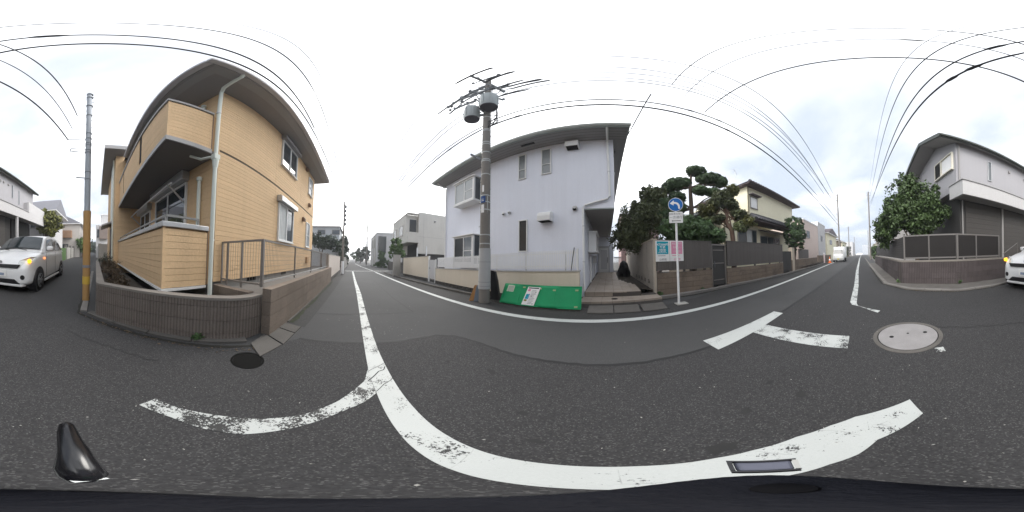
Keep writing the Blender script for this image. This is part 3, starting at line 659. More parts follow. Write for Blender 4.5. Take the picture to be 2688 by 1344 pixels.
b1 = balcony(0.65, 1.575, 1.655, ())
part('bottom_trim', S().box(-1.74, FX + .015, FY - .16, FY + .015, .605, .645).box(FX - .16, FX + .015, BY, FY - .162, .605, .645), TRIM, b1)
part('floor_slab', S().box(-1.85, FX - .16, BY, FY - .16, .55, .70), GREYS, b1)
rl = part('handrail', S().beam((-1.6, FY - .07, 1.765), (FX - .07, FY - .07, 1.765), .035).beam((FX - .07, FY - .07, 1.765), (FX - .07, BY + .02, 1.765), .03), ALUG, b1)
for p in ((-1.0, -2.27), (-1.0, -3.9), (-1.0, -5.5), (-1.0, -7.0), (-1.6, -2.27)): part('rail_post', S().box(p[0] - .012, p[0] + .012, p[1] - .012, p[1] + .012, 1.655, 1.75), ALUG, rl)
b2 = balcony(3.245, 4.36, 4.43, ((-3.78, -3.58, 3.45, 4.36), (-6.15, -6.0, 3.45, 4.36)))
part('soffit', S().box(-1.87, FX + .0, BY, FY + .0, 3.15, 3.243), mat('dark_grey_soffit', (.155, .145, .14), .75, .06), b2)
part('edge_trim', S().box(-1.74, FX + .025, FY + .002, FY + .027, 3.155, 3.255).box(FX + .002, FX + .027, BY, FY, 3.155, 3.255), FASC, b2)
for y0, y1 in ((-3.78, -3.58), (-6.15, -6.0)): part('slot', S().box(FX - .03, FX - .012, y0, y1, 3.45, 4.36), DARK, b2)
# glazed doors behind the balconies
window(oh, 'x', WX, 1, -5.05, -3.12, 0.72, 2.88, TRIM, GLASS, 0.05, mull=(-4.1,), depth=0.05, sill=False)
part('shutter_box', S().box(WX + .004, WX + .2, -5.2, -3.05, 2.9, 3.14), SILV, oh, bev=0.02)
window(oh, 'x', WX, 1, -6.9, -5.6, 0.72, 2.72, TRIM, GLASS, 0.05, mull=(-6.25,), depth=0.05, sill=False)
part('shutter_box', S().box(WX + .004, WX + .2, -7.0, -5.5, 2.74, 2.98), SILV, oh, bev=0.02)
window(oh, 'x', WX, 1, -5.05, -3.3, 3.3, 5.1, TRIM, GLASS, 0.05, mull=(-4.2,), depth=0.05, sill=False)
part('shutter_box', S().box(WX + .004, WX + .2, -5.2, -3.2, 5.12, 5.36), GREYS, oh, bev=0.02)
for z0, z1 in ((1.0, 2.78), (4.3, 5.2)): part('vent_pipe', S().tube([(WX + .06, -2.6, z0), (WX + .06, -2.6, z1 - .08), (WX + .06, -2.6, z1 - .079), (WX + .06, -2.6, z1)], [.038, .038, .055, .055], 12), PIPEM, oh, True)
part('laundry_arm', S().beam((WX + .03, -3.2, 2.35), (-1.4, -3.15, 2.72), .018, .04), SILV, oh)
part('laundry_arm', S().beam((WX + .03, -6.8, 2.3), (-1.4, -6.75, 2.68), .018, .04), SILV, oh)
top('laundry_pole', S().tube([(-1.42, -3.0, 2.70), (-1.42, -6.95, 2.68)], 0.016, 8), TRIM, 'thin white laundry pole under the upper balcony of the orange house', 'laundry pole')
t = thing('air_conditioner_unit', 'white outdoor air conditioner unit standing on the lower balcony', 'air conditioner', (-1.5, -4.4, .7))
part('casing', S().box(-1.72, -1.42, -4.8, -4.0, .702, 1.74), TRIM, t, bev=0.02); part('fan_grille', S().box(-1.418, -1.405, -4.7, -4.25, .85, 1.3), GREYS, t)
part('door', S().box(-.748, -.735, -9.6, -8.6, .25, 2.4), mat('dark_brown_door', (0.09, .05, .03), .5), oh)
part('door_canopy', S().hexa([(-.75, -9.9, 2.62), (-.2, -9.9, 2.42), (-.2, -8.2, 2.42), (-.75, -8.2, 2.62), (-.75, -9.9, 2.72), (-.2, -9.9, 2.5), (-.2, -8.2, 2.5), (-.75, -8.2, 2.72)]), FASC, oh, bev=.01)
part('trim_panel', S().box(-.748, -.70, -9.0, -8.2, 2.75, 5.9), PIPEM, oh, bev=.008)
part('downpipe', S().tube([(-.69, -7.6, .4), (-.69, -7.6, 5.9)], .04, 10), PIPEM, oh, True)

# ================================================================ lilac house across the street
gh = thing('lilac_house', 'two storey pale lilac stucco house with bay windows and a covered side porch', 'house', (-4, 8, 0))
GY, GZ = 4.95, 5.80
part('wall', S().prism([(-7.83, GY), (-0.76, GY), (-0.86, 11.0), (-7.9, 11.0)], 0.0, 2.9), LILAC, gh)
part('wall', S().prism([(-7.83, GY), (0.20, GY), (0.08, 13.0), (-7.9, 13.0)], 2.9, GZ - .003), LILAC, gh)
part('wall', S().prism([(-0.86, 11.0), (0.30, 11.0), (0.30, 11.4), (-0.86, 11.4)], 0.3, 2.9), LILAC, gh)
part('porch_ceiling', S().add([(-0.75, GY + .04, 2.888), (0.19, GY + .04, 2.888), (0.1, 11, 2.888), (-0.85, 11, 2.888)], [(0, 1, 2, 3)]), GREYS, gh)
part('edge_trim', S().box(-0.74, 0.19, GY - .012, GY + .04, 2.86, 2.90), GRNFASC, gh)
part('soffit', S().add([(-8.0, 4.22, GZ), (0.6, 4.22, GZ), (0.45, 13, GZ), (-8.1, 13, GZ)], [(0, 1, 2, 3)]), GREYS, gh)
s = S()
for i in range(5): s.box(-8.0, .6, 4.30 + i * .15, 4.306 + i * .15, GZ - .004, GZ - .0005)
part('soffit_joint', s, DARK, gh)
part('fascia', S().box(-8.02, 0.64, 4.18, 4.218, GZ - .03, GZ + .15), GRNFASC, gh, bev=.005)
part('fascia', S().hexa([(.60, 4.22, GZ - .03), (.64, 4.22, GZ - .03), (.49, 13, GZ - .03), (.45, 13, GZ - .03), (.60, 4.22, GZ + .16), (.64, 4.22, GZ + .16), (.49, 13, GZ + .9), (.45, 13, GZ + .9)]), GRNFASC, gh)
part('fascia', S().box(-8.04, -8.003, 4.22, 13, GZ - .03, GZ + .15), GRNFASC, gh)
part('gutter', S().ext([(4.178, GZ + .11), (4.09, GZ + .11), (4.08, GZ + .06), (4.11, GZ + .02), (4.178, GZ + .01)], 'x', -8.04, .66), mat('pale_gutter', (.55, .58, .56), .4, spec=.4), gh)
part('roof', S().hexa([(-8.04, 4.18, GZ + .152), (.64, 4.18, GZ + .152), (.49, 13, GZ + .9), (-8.1, 13, GZ + .9), (-8.04, 4.18, GZ + .20), (.64, 4.18, GZ + .20), (.49, 13, GZ + .96), (-8.1, 13, GZ + .96)]), GRNFASC, gh)
part('soffit_vent', S().box(-2.75, -2.25, 4.5, 4.62, GZ - .008, GZ - .002), DARK, gh)
# narrow windows, hoods and vents on the front
window(gh, 'y', GY, -1, -3.08, -2.76, 4.40, 5.63, TRIM, mat('dim_frosted_glass', (.15, .165, .17), .2, .15, 1.5, spec=.6), .035, rails=(4.85,), sill=False)
window(gh, 'y', GY, -1, -2.17, -1.81, 4.40, 5.63, TRIM, mat('mid_frosted_glass', (.22, .235, .24), .2, .15, 1.5, spec=.6), .035, rails=(4.85,), sill=False)
window(gh, 'y', GY, -1, -3.06, -2.70, 1.57, 2.72, TRIM, DGLASS, .035, sill=False)
def hood(x0, x1, z0, z1, dp, rounded):
    s = S()
    if rounded: pts = [(GY - .003, z0), (GY - dp, z0), (GY - dp, z1 - .16), (GY - dp * .86, z1 - .06), (GY - dp * .5, z1), (GY - .003, z1)]
    else: pts = [(GY - .003, z0), (GY - dp, z0 + .04), (GY - dp, z1 - .02), (GY - .003, z1)]
    h = part('vent_hood', s.ext(pts, 'x', x0, x1), TRIM, gh, bev=.01)
    part('opening', S().add([(x0 + .03, GY - .02, z0 - .003), (x1 - .03, GY - .02, z0 - .003), (x1 - .03, GY - dp + .02, z0 + (-.003 if rounded else .03)), (x0 + .03, GY - dp + .02, z0 + (-.003 if rounded else .03))], [(0, 1, 2, 3)]), DARK, h)
hood(-1.28, -.86, 5.35, 5.66, .28, False)
hood(-2.2, -1.76, 2.53, 2.86, .32, True)
STAIN = mat('stainless', (.55, .54, .52), .3, .1, metal=.8)
for (x, z, r) in ((-3.72, 3.08, .055), (-3.46, 3.10, .055), (-1.03, 2.93, .085)):
    v = part('round_vent', S().tube([(x, GY - .003, z), (x, GY - .07, z), (x, GY - .11, z + r * .25)], [r, r, r * .6], 16), STAIN, gh, True)
    part('opening', S().tube([(x, GY - .075, z - r * .55), (x, GY - .113, z - r * .35)], [r * .7, r * .55], 12), DARK, v)
# downpipe with dog-leg round the porch
dp = part('downpipe', S().tube([(-0.76, GY - .06, .32), (-0.77, GY - .06, 2.93), (-0.72, GY - .06, 3.0), (0.0, GY - .06, 3.2), (0.06, GY - .06, 3.27), (0.02, GY - .06, 5.6), (.02, GY - .1, 5.68), (.02, 4.3, 5.72), (.02, 4.2, 5.82)], .036, 12), TRIM, gh, True)
for z in (1.2, 2.3, 4.2): part('pipe_clip', S().tube([(-.76 if z < 3 else .045, GY - .06, z), (-.76 if z < 3 else .045, GY - .06, z + .025)], .044, 12), SILV, dp)
part('downpipe', S().tube([(-7.74, GY - .06, .9), (-7.74, GY - .06, 5.5), (-7.74, 4.3, 5.76)], .033, 10), TRIM, gh, True)
# bay windows
def bay(z0, z1, flat):
    x0, x1, y0 = -6.36, -4.98, 4.50
    b = part('bay_window', S().box(x0, x0 + .06, y0, y0 + .06, z0, z1).box(x1 - .11, x1, y0, y0 + .08, z0, z1).box(x0 + .06, x1 - .11, y0, y0 + .06, z0, z0 + .07).box(x0 + .06, x1 - .11, y0, y0 + .06, z1 - .07, z1)
             .box(x1 - .05, x1, GY - .06, GY - .002, z0, z1).box(x0, x0 + .05, GY - .06, GY - .002, z0, z1), TRIM, gh, bev=.006)
    xm = -5.62
    link('pane', S().box(x0 + .06, xm, y0 + .03, y0 + .036, z0 + .07, z1 - .07), FROST if flat else DGLASS, b)
    link('pane', S().box(xm, x1 - .11, y0 + .022, y0 + .028, z0 + .07, z1 - .07), FROST if flat else GLASS, b)
    link('pane', S().box(x1 - .03, x1 - .024, y0 + .08, GY - .06, z0, z1), GLASS, b)
    link('pane', S().box(x0 + .024, x0 + .03, y0 + .06, GY - .06, z0, z1), GLASS, b)
    link('mullion', S().box(xm - .025, xm + .025, y0 + .005, y0 + .02, z0 + .07, z1 - .07), TRIM, b)
    link('rail', S().box(xm + .026, x1 - .11, y0 + .008, y0 + .021, (z0 + z1) / 2 - .06, (z0 + z1) / 2 - .03), TRIM, b)
    link('bay_roof', S().box(x0 - .08, x1 + .06, y0 - .08, GY - .002, z1 + .002, z1 + .05), TRIM, b, bev=.01)
    link('bay_floor', S().box(x0 - .04, x1 + .03, y0 - .04, GY - .002, z0 - .09, z0 - .002), TRIM, b, bev=.01)
bay(3.98, 5.12, True)
bay(1.12, 2.34, False)
# side of the porch: door, small bay, meter, pipes
dr = part('door', S().box(-.66, -.04, 10.95, 10.99, .52, 2.15), TRIM, gh, bev=.01)
part('door_panel', S().box(-.56, -.14, 10.935, 10.948, .7, 2.0), WHITEW, dr, bev=.01)
part('handle', S().box(-.12, -.09, 10.9, 10.94, 1.15, 1.5), BLACKM, dr, bev=.005)
part('door_frame', S().box(-.74, -.665, 10.93, 10.99, .5, 2.25).box(-.035, .03, 10.93, 10.99, .5, 2.25).box(-.665, -.035, 10.93, 10.99, 2.155, 2.25), WHITEW, gh)
sb = part('side_bay', S().box(-.76, -.47, 6.0, 6.06, 1.62, 2.3).box(-.53, -.47, 7.3, 7.36, 1.62, 2.3).box(-.76, -.42, 5.96, 7.4, 2.3, 2.36).box(-.76, -.44, 5.96, 7.4, 1.56, 1.62).box(-.51, -.48, 6.6, 6.66, 1.62, 2.3), TRIM, gh, bev=.005)
part('pane', S().box(-.50, -.49, 6.06, 7.3, 1.62, 2.3).box(-.72, -.53, 6.02, 6.03, 1.62, 2.3), FROST, sb)
part('gas_meter', S().box(-.75, -.6, 7.6, 7.85, 1.15, 1.5).tube([(-.68, 7.7, .5), (-.68, 7.7, 1.15)], .02, 8).tube([(-.68, 7.2, .5), (-.68, 7.2, 1.45), (-.68, 7.6, 1.45)], .018, 8), WHITEW, gh, bev=.01)
part('pipe', S().tube([(-.72, 6.4, .4), (-.72, 6.4, 1.4)], .03, 8), TRIM, gh, True)
window(gh, 'x', .16, 1, 5.5, 6.6, 4.55, 5.3, TRIM, FROST, .05, mull=(6.05,), depth=.07)
part('meter_coil', S().tube([(.24 + .0, 5.2 + .11 * math.cos(a / 3), 5.38 + .11 * math.sin(a / 3)) for a in range(38)], .009, 5), WIREM, gh)
part('light_globe', S().tube([(.22, 5.1, 5.3), (.26, 5.1, 5.3)], .05, 10), BLACKM, gh)
# porch floor: tiles on two steps
pf = thing('porch', None, None, (0, 6, 0)); pf['kind'] = 'structure'
def zf(y): return .30 + (y - 4.85) * .0345
part('base', S().prism([(-.75, 4.86), (.93, 4.80), (.98, 5.9), (.45, 7.2), (.35, 10.9), (-.84, 10.9)], .0, .27, [zf(4.86) - .01, zf(4.8) - .01, zf(5.9) - .01, zf(7.2) - .01, zf(10.9) - .01, zf(10.9) - .01]), MORT, pf)
part('base', S().prism([(-.8, 4.14), (1.45, 4.36), (1.45, 5.25), (-.8, 4.9)], .0, .142), MORT, pf)
TW = .285
for i in range(6):
    for j in range(20):
        x0, y0 = -.73 + i * TW, 4.86 + j * .3
        xr = .93 if y0 < 5.8 else (.93 - (y0 - 5.8) * .36 if y0 < 7.2 else .4)
        x1 = min(x0 + TW - .007, xr)
        if y0 + .29 > 10.9 or x1 - x0 < .05: continue
        zz = [zf(y0 - .0), zf(y0), zf(y0 + .293), zf(y0 + .293)]
        part('tile', S().hexa([(x0, y0, .2), (x1, y0, .2), (x1, y0 + .293, .2), (x0, y0 + .293, .2), (x0, y0, zz[0]), (x1, y0, zz[1]), (x1, y0 + .293, zz[2]), (x0, y0 + .293, zz[3])]), TILE, pf)
for i in range(6):
    x0 = -.73 + i * TW; x1 = min(x0 + TW - .007, .93)
    part('tile', S().box(x0, x1, 4.83, 4.853, .16, .262), TILE, pf)
    part('tile', S().box(x0, x1, 4.815, 4.858, .267, .303), TILE, pf, bev=.006)
for i in range(8):
    x0 = -.78 + i * TW; x1 = min(x0 + TW - .007, 1.44); yy = 4.14 + (x0 + .8) * .098
    part('tile', S().hexa([(x0, yy - .01, .1), (x1, yy + .018, .1), (x1, 4.82, .1), (x0, 4.82, .1), (x0, yy - .01, .155), (x1, yy + .018, .155), (x1, 4.82, .155), (x0, 4.82, .155)]), TILE, pf)
    part('tile', S().hexa([(x0, yy - .02, .0), (x1, yy + .008, .0), (x1, yy + .03, .0), (x0, yy + .0, .0), (x0, yy - .02, .098), (x1, yy + .008, .098), (x1, yy + .03, .098), (x0, yy, .098)]), KERB2, pf)
part('drain', S().lathe([(.09, .156), (.09, .159), (0, .159)], .13, 4.5, 16), IRON, pf)
struct('alley_soil', S().add([(.36, 7.2, .26), (.98, 5.6, .24), (1.46, 5.3, .2), (1.3, 14, .36), (.32, 14, .5)], [(0, 1, 2, 3, 4)]), SOIL)
struct('gravel_strip', S().add([(-12, 4.5, .12), (-.8, 4.4, .12), (-.8, 4.95, .12), (-12, 4.95, .12)], [(0, 1, 2, 3)]), SOIL)
# alley gate and rubbish bag
t = thing('alley_gate', 'pale slatted gate at the back of the alley beside the lilac house', 'gate', (.6, 11.6, .4))
for i in range(7): part('slat', S().box(.36 + i * .075, .40 + i * .075, 11.58, 11.6, .45, 1.55), SILV, t)
part('rail', S().box(.33, .9, 11.605, 11.63, .5, .56), SILV, t); part('rail', S().box(.33, .9, 11.605, 11.63, 1.45, 1.51), SILV, t)
t = thing('covered_bike', 'dark plastic sheet draped over something in the alley by the garden wall', 'cover', (.85, 9.5, .3))
s = S(); s.lathe([(.36, .3), (.38, .55), (.33, .85), (.22, 1.1), (.1, 1.24), (0.0, 1.27)], .85, 9.5, 14)
s.v = [(x + .05 * math.sin(9 * z + x * 14), y * 1.0 + .12 * math.sin(x * 11 + z * 6), z) for x, y, z in s.v]
part('sheet', s, BLACKM, t, True)

# ---------------------------------------------------------------- cream wall with picket fence
def zc(x): return .945 + (x + .8) * .0205
cw = thing('cream_wall', 'low cream rendered wall carrying white pickets before the lilac house', 'wall', (-4, 4.3, 0))
part('wall_panel', S().hexa([(-7.72, 4.30, .16), (-.80, 4.30, .16), (-.80, 4.42, .16), (-7.72, 4.42, .16), (-7.72, 4.30, zc(-7.72)), (-.8, 4.30, zc(-.8)), (-.8, 4.42, zc(-.8)), (-7.72, 4.42, zc(-7.72))]), CREAM, cw, bev=.006)
part('coping', S().hexa([(-7.74, 4.28, zc(-7.72) + .002), (-.78, 4.28, zc(-.8) + .002), (-.78, 4.44, zc(-.8) + .002), (-7.74, 4.44, zc(-7.72) + .002), (-7.74, 4.28, zc(-7.72) + .03), (-.78, 4.28, zc(-.8) + .03), (-.78, 4.44, zc(-.8) + .03), (-7.74, 4.44, zc(-7.72) + .03)]), mat('pale_coping', (.42, .40, .38), .8, .15, streak=.1), cw)
for i in range(24):
    x0 = -7.7 + i * .285
    part('stone', S().hexa([(x0, 4.27 + random.uniform(-.03, .02), 0), (x0 + .27, 4.27, 0), (x0 + .27, 4.43, 0), (x0, 4.43, 0), (x0, 4.285, .145 + random.uniform(-.03, .012)), (x0 + .27, 4.285, .15), (x0 + .27, 4.43, .15), (x0, 4.43, .15)]), STONE, cw, bev=.012)
pk = thing('picket_fence', 'white metal picket fence on top of the low cream wall', 'fence', (-4, 4.36, .9))
for i in range(124):
    x = -7.6 + i * .0545
    if x > -.86: break
    part('picket', S().box(x, x + .03, 4.345, 4.357, zc(x) + .085, zc(x) + .60 - .02 * (x < -4)), WHITEP, pk)
part('rail', S().beam((-7.66, 4.37, zc(-7.66) + .52), (-.84, 4.37, zc(-.84) + .52), .025, .03), TRIM, pk)
part('rail', S().beam((-7.66, 4.37, zc(-7.66) + .16), (-.84, 4.37, zc(-.84) + .16), .025, .03), TRIM, pk)
for x in (-7.62, -6.2, -4.6, -3.62, -2.45, -1.2): part('post', S().box(x - .014, x + .014, 4.378, 4.40, zc(x) + .03, zc(x) + .56), SILV if x > -3 else TRIM, pk)
part('post', S().box(-.87, -.83, 4.33, 4.40, zc(-.85) + .03, zc(-.85) + .63), TRIM, pk, bev=.004)
top('black_rod', S().tube([(-1.02, 4.29, .98), (-.98, 4.31, 1.3), (-.93, 4.30, 1.6)], .012, 6), BLACKM, 'thin black rod tied to the right end of the white picket fence', 'rod')
t = thing('side_gate', 'small white gate between the two cream rendered walls', 'gate', (-8.15, 4.3, 0))
part('leaf', S().box(-8.5, -7.8, 4.30, 4.33, .2, 1.27), WHITEW, t, bev=.006)
part('post', S().box(-7.79, -7.73, 4.28, 4.36, 0, 1.3), TRIM, t, bev=.005); part('post', S().box(-8.6, -8.52, 4.28, 4.36, 0, 1.5), TRIM, t, bev=.005)
part('knob', S().tube([(-8.4, 4.30, .8), (-8.4, 4.25, .8)], .022, 10), STEEL, t)
t = thing('cream_wall', 'taller cream rendered wall with dark stone footing left of the small white gate', 'wall', (-10.5, 4.2, 0))
part('wall_panel', S().hexa([(-12.45, 3.98, .16), (-8.62, 4.3, .18), (-8.62, 4.42, .18), (-12.45, 4.1, .16), (-12.45, 3.98, 1.40), (-8.62, 4.3, 1.48), (-8.62, 4.42, 1.48), (-12.45, 4.1, 1.40)]), CREAM, t, bev=.006)
part('coping', S().hexa([(-12.47, 3.96, 1.403), (-8.6, 4.28, 1.483), (-8.6, 4.44, 1.483), (-12.47, 4.12, 1.403), (-12.47, 3.96, 1.43), (-8.6, 4.28, 1.51), (-8.6, 4.44, 1.51), (-12.47, 4.12, 1.43)]), CONC, t)
for i in range(13):
    x0 = -12.45 + i * .295; y0 = 3.96 + i * .0247
    part('stone', S().hexa([(x0, y0 - .02, 0), (x0 + .28, y0, 0), (x0 + .28, y0 + .13, 0), (x0, y0 + .13, 0), (x0, y0, .155), (x0 + .28, y0 + .02, .15), (x0 + .28, y0 + .13, .15), (x0, y0 + .13, .15)]), STONE, t, bev=.012)
t = thing('gate_pillar', 'grey concrete gate pillar standing left of the cream walls', 'pillar', (-11.9, 3.2, 0))
part('shaft', S().hexa([(-11.8, 2.95, 0), (-11.68, 3.0, 0), (-12.02, 3.62, 0), (-12.14, 3.58, 0), (-11.8, 2.95, 1.58), (-11.68, 3.0, 1.58), (-12.02, 3.62, 1.58), (-12.14, 3.58, 1.58)]), CONC, t, bev=.01)
part('cap', S().hexa([(-11.82, 2.92, 1.583), (-11.66, 2.98, 1.583), (-12.0, 3.65, 1.583), (-12.16, 3.6, 1.583), (-11.82, 2.92, 1.62), (-11.66, 2.98, 1.62), (-12.0, 3.65, 1.62), (-12.16, 3.6, 1.62)]), CONC, t)
# green sheeted barrier leaning on the wall, planks and black sheet by the pole
gb = thing('green_barrier', 'green tarpaulin covered barrier panel leaning on the low cream wall', 'barrier', (-1.7, 3.95, 0))
def gp(u, v, d=0.0):  # u 0..1 along, v 0..1 up the leaning face
    x = -2.88 + u * 2.19; y = 3.70 + u * .17 + v * .20; z = .02 + v * .555
    return (x + .07 * (v - .5) * (1 - u), y - d * .88, z + d * .47)
s = S(); NU, NV = 28, 8
vs = [Vector(gp(i / NU, j / NV, .006 * math.sin(i * 1.3 + j) + (.012 if j in (0, NV) else 0) + .01 * math.sin(i * .45))) for j in range(NV + 1) for i in range(NU + 1)]
s.add(vs, [(j * (NU + 1) + i, j * (NU + 1) + i + 1, (j + 1) * (NU + 1) + i + 1, (j + 1) * (NU + 1) + i) for j in range(NV) for i in range(NU)])
sh = part('sheet', s, GREENM, gb, True)
m_ = sh.modifiers.new('thick', 'SOLIDIFY'); m_.thickness = .025; m_.offset = 0
for u in (.001, .245, .69, .999): part('seam', S().beam(gp(u, .01, .018), gp(u, .99, .018), .02, .01, (0, -1, .5)), GREENM, gb)
for v in (.02, .98): part('seam', S().beam(gp(.0, v, .022), gp(1, v, .022), .02, .01, (0, -1, .5)), GREENM, gb)
PATCH = mat('eyelet_patch', (.30, .42, .22), .7)
for (u, v) in ((.29, .86), (.505, .85), (.68, .80), (.945, .82), (.945, .10)): part('eyelet', S().hexa([gp(u - .018, v - .035, .02), gp(u + .018, v - .035, .02), gp(u + .018, v + .035, .02), gp(u - .018, v + .035, .02), gp(u - .018, v - .035, .026), gp(u + .018, v - .035, .026), gp(u + .018, v + .035, .026), gp(u - .018, v + .035, .026)]), PATCH, gb)
def sheet(u0, u1, v0, v1, sk, d, m, par, name):
    return part(name, S().hexa([gp(u0 - sk, v0, d), gp(u1 - sk, v0, d), gp(u1 - sk, v0, d + .004), gp(u0 - sk, v0, d + .004), gp(u0, v1, d), gp(u1, v1, d), gp(u1, v1, d + .004), gp(u0, v1, d + .004)]), m, par)
nb = sheet(.345, .505, .04, .90, .04, .026, PAPER, gb, 'notice_board')
nb['label'] = 'white printed work notice board on the green barrier'
def bit(a0, a1, b0, b1, m, nm='print'):
    k = .04
    def P(a, b): return gp(.345 + .16 * a - k * (1 - b), .04 + .86 * b, .0315)
    part(nm, S().quad(P(a0, b0), P(a1, b0), P(a1, b1), P(a0, b1)), m, nb)
bit(.08, .92, .91, .965, INK); bit(.08, .3, .76, .88, PINKP); bit(.08, .3, .32, .6, TEALP); bit(.31, .36, .32, .62, BLUES); bit(.08, .3, .2, .3, mat('olive_print', (.25, .22, .05), .6))
for k in range(11): bit(.42, .42 + random.uniform(.3, .5), .08 + k * .072, .10 + k * .072, INKG)
for (a, b) in ((.75, .7), (.5, .47), (.8, .06)): bit(a, a + .06, b, b + .05, INK)
ws = sheet(.055, .155, .60, .93, .005, .022, mat('faded_paper', (.55, .62, .5), .8, .1, 6), gb, 'paper_sheet')
for k in range(5): part('print', S().quad(gp(.065, .64 + k * .05, .0275), gp(.145, .64 + k * .05, .0275), gp(.145, .66 + k * .05, .0275), gp(.065, .66 + k * .05, .0275)), INKG, ws)
t = thing('timber_plank', 'short raw timber board leaning at the foot of the transformer pole', 'plank', (-3.62, 3.3, 0)); part('board', S().hexa([(-3.74, 3.24, 0), (-3.62, 3.34, 0), (-3.61, 3.36, 0), (-3.73, 3.26, 0), (-3.60, 3.34, .5), (-3.55, 3.385, .5), (-3.54, 3.40, .5), (-3.59, 3.355, .5)]), WOOD, t, bev=.004)
top('metal_sheet', S().hexa([(-3.61, 3.32, 0), (-3.51, 3.40, 0), (-3.5, 3.42, 0), (-3.60, 3.34, 0), (-3.56, 3.38, .5), (-3.48, 3.45, .5), (-3.47, 3.46, .5), (-3.55, 3.39, .5)]), mat('blue_grey_sheet', (.22, .27, .33), .5), 'narrow blue grey sheet leaning on the transformer pole beside the raw board', 'sheet')
s = S().prism([(-3.28, 4.22), (-2.98, 4.24), (-2.9, 4.27), (-3.3, 4.28)], 0, 1)
s = S(); s.ext([(-3.3, .04), (-2.98, .06), (-3.0, .3), (-3.06, .65), (-3.14, .92), (-3.3, .95)], 'y', 3.72, 3.80)
top('black_cover', s, BLACKM, 'black plastic sheet hanging between the transformer pole and the cream wall', 'cover')

# ================================================================ neighbours to the left
ch = thing('concrete_house', 'two storey box house of bare pale concrete with an overhanging upper floor', 'house', (-17, 7, 0))
part('end_wall', S().box(-14.72, -14.5, 6.08, 9.4, 1.9, 6.05), CONC2, ch, bev=.01)
part('wall', S().box(-21, -14.73, 6.3, 9.4, 1.9, 5.9), CONC2, ch)
part('upper_box', S().box(-20.2, -14.95, 4.95, 6.28, 2.95, 5.74), CONC2, ch)
part('balcony_parapet', S().box(-14.945, -14.45, 4.95, 5.08, 2.95, 3.95).box(-14.57, -14.45, 5.085, 6.07, 2.95, 3.95), CONC2, ch)
part('balcony_floor', S().box(-14.945, -14.58, 5.085, 6.07, 2.95, 3.1), CONC2, ch)
part('parapet', S().box(-20.25, -14.42, 4.92, 5.02, 5.745, 5.88), CONC2, ch); part('roof_slab', S().box(-14.94, -14.42, 5.03, 6.07, 5.75, 5.86), CONC2, ch)
part('balcony_door', S().box(-14.945, -14.93, 5.3, 6.0, 3.2, 5.3), DGLASS, ch)
part('panel_joint', S().box(-14.499, -14.493, 6.08, 9.4, 3.55, 3.57).box(-14.499, -14.493, 6.62, 6.64, 1.9, 6.05), GREYS, ch)
part('spout', S().box(-14.5, -14.35, 7.75, 7.92, 5.2, 5.28), STEEL, ch)
part('ground_floor', S().box(-20.8, -14.75, 6.5, 9.3, 0, 1.89), CHAR, ch); part('garage_shade', S().box(-18, -14.9, 6.2, 6.49, 1.0, 2.94), DARK, ch)  # black box before the ground floor stands in for garage shade
window(ch, 'y', 4.95, -1, -17.3, -15.9, 3.75, 4.85, ALUD, FROST, .07, mull=(-16.6,), sill=False)
window(ch, 'y', 4.95, -1, -19.6, -18.6, 3.75, 4.85, ALUD, FROST, .07, sill=False)
part('lot_base', S().box(-21, -12.6, 4.6, 4.75, 0, 1.0), KERB2, ch)
part('lot_post', S().box(-11.5, -11.42, 4.7, 4.78, 0, 2.2), SILV, ch); part('lot_post', S().box(-9.9, -9.82, 4.7, 4.78, 0, 2.2), SILV, ch)
t = thing('rooftop_antenna', 'television antenna mast on the roof of the concrete house', 'antenna', (-18.2, 5.5, 5.7))
part('mast', S().tube([(-18.2, 5.5, 5.7), (-18.2, 5.5, 8.35)], .03, 6), STEEL, t)
part('boom', S().tube([(-18.35, 4.9, 8.2), (-18.0, 6.15, 8.22)], .02, 5), STEEL, t)
for k in range(5): part('element', S().tube([(-18.6 + .0, 5.0 + k * .27, 8.2), (-17.8, 5.05 + k * .27, 8.2)], .012, 4), STEEL, t)
part('element', S().tube([(-18.3, 5.2, 7.9), (-18.1, 5.95, 7.9)], .015, 4), STEEL, t)
tree('garden_tree', 'bright green bushy tree beside the grey gate pillar', (-14.5, 4.1, 0), (-14.5, 4.0, 2.3), .07, [(-14.5, 3.9, 2.5, .5, .55, .7), (-14.6, 4.2, 1.9, .5, .6, .5), (-14.4, 3.6, 2.0, .4, .4, .45)], 2600, .13, LF_BRI, group=None)
bh = thing('white_block_house', 'white two storey house with a tall dark window at the left end of the street', 'house', (-30, 5, 0))
part('wall', S().box(-35, -26.02, 3.75, 8.5, 0, 5.5), WHITEW, bh); part('parapet', S().box(-35.1, -25.95, 3.68, 8.6, 5.5, 5.68), TRIM, bh)
window(bh, 'x', -26.0, 1, 3.95, 5.3, 2.3, 5.05, ALUD, GLASS, .06, sill=False)
for x in (-27.3, -29.5, -32): part('pilaster', S().box(x - .25, x + .25, 3.6, 3.745, 0, 5.5), CONC2, bh)
window(bh, 'y', 3.75, -1, -28.9, -28.0, 3.2, 4.9, ALUD, GLASS, .06, sill=False)
window(bh, 'y', 3.75, -1, -31.3, -30.4, 3.2, 4.9, ALUD, GLASS, .06, sill=False)
t = tree('garden_shrub', 'dark round shrub at the corner of the white house with the tall dark window', (-24.2, 4.4, 0), (-24.2, 4.4, 1.5), .06, [(-24.2, 4.3, 1.6, .7, .6, .8), (-24.1, 4.7, .7, .7, .8, .6), (-24.3, 3.9, .5, .6, .7, .45)], 2200, .16, LF_SHR, cat='shrub', crown='foliage')
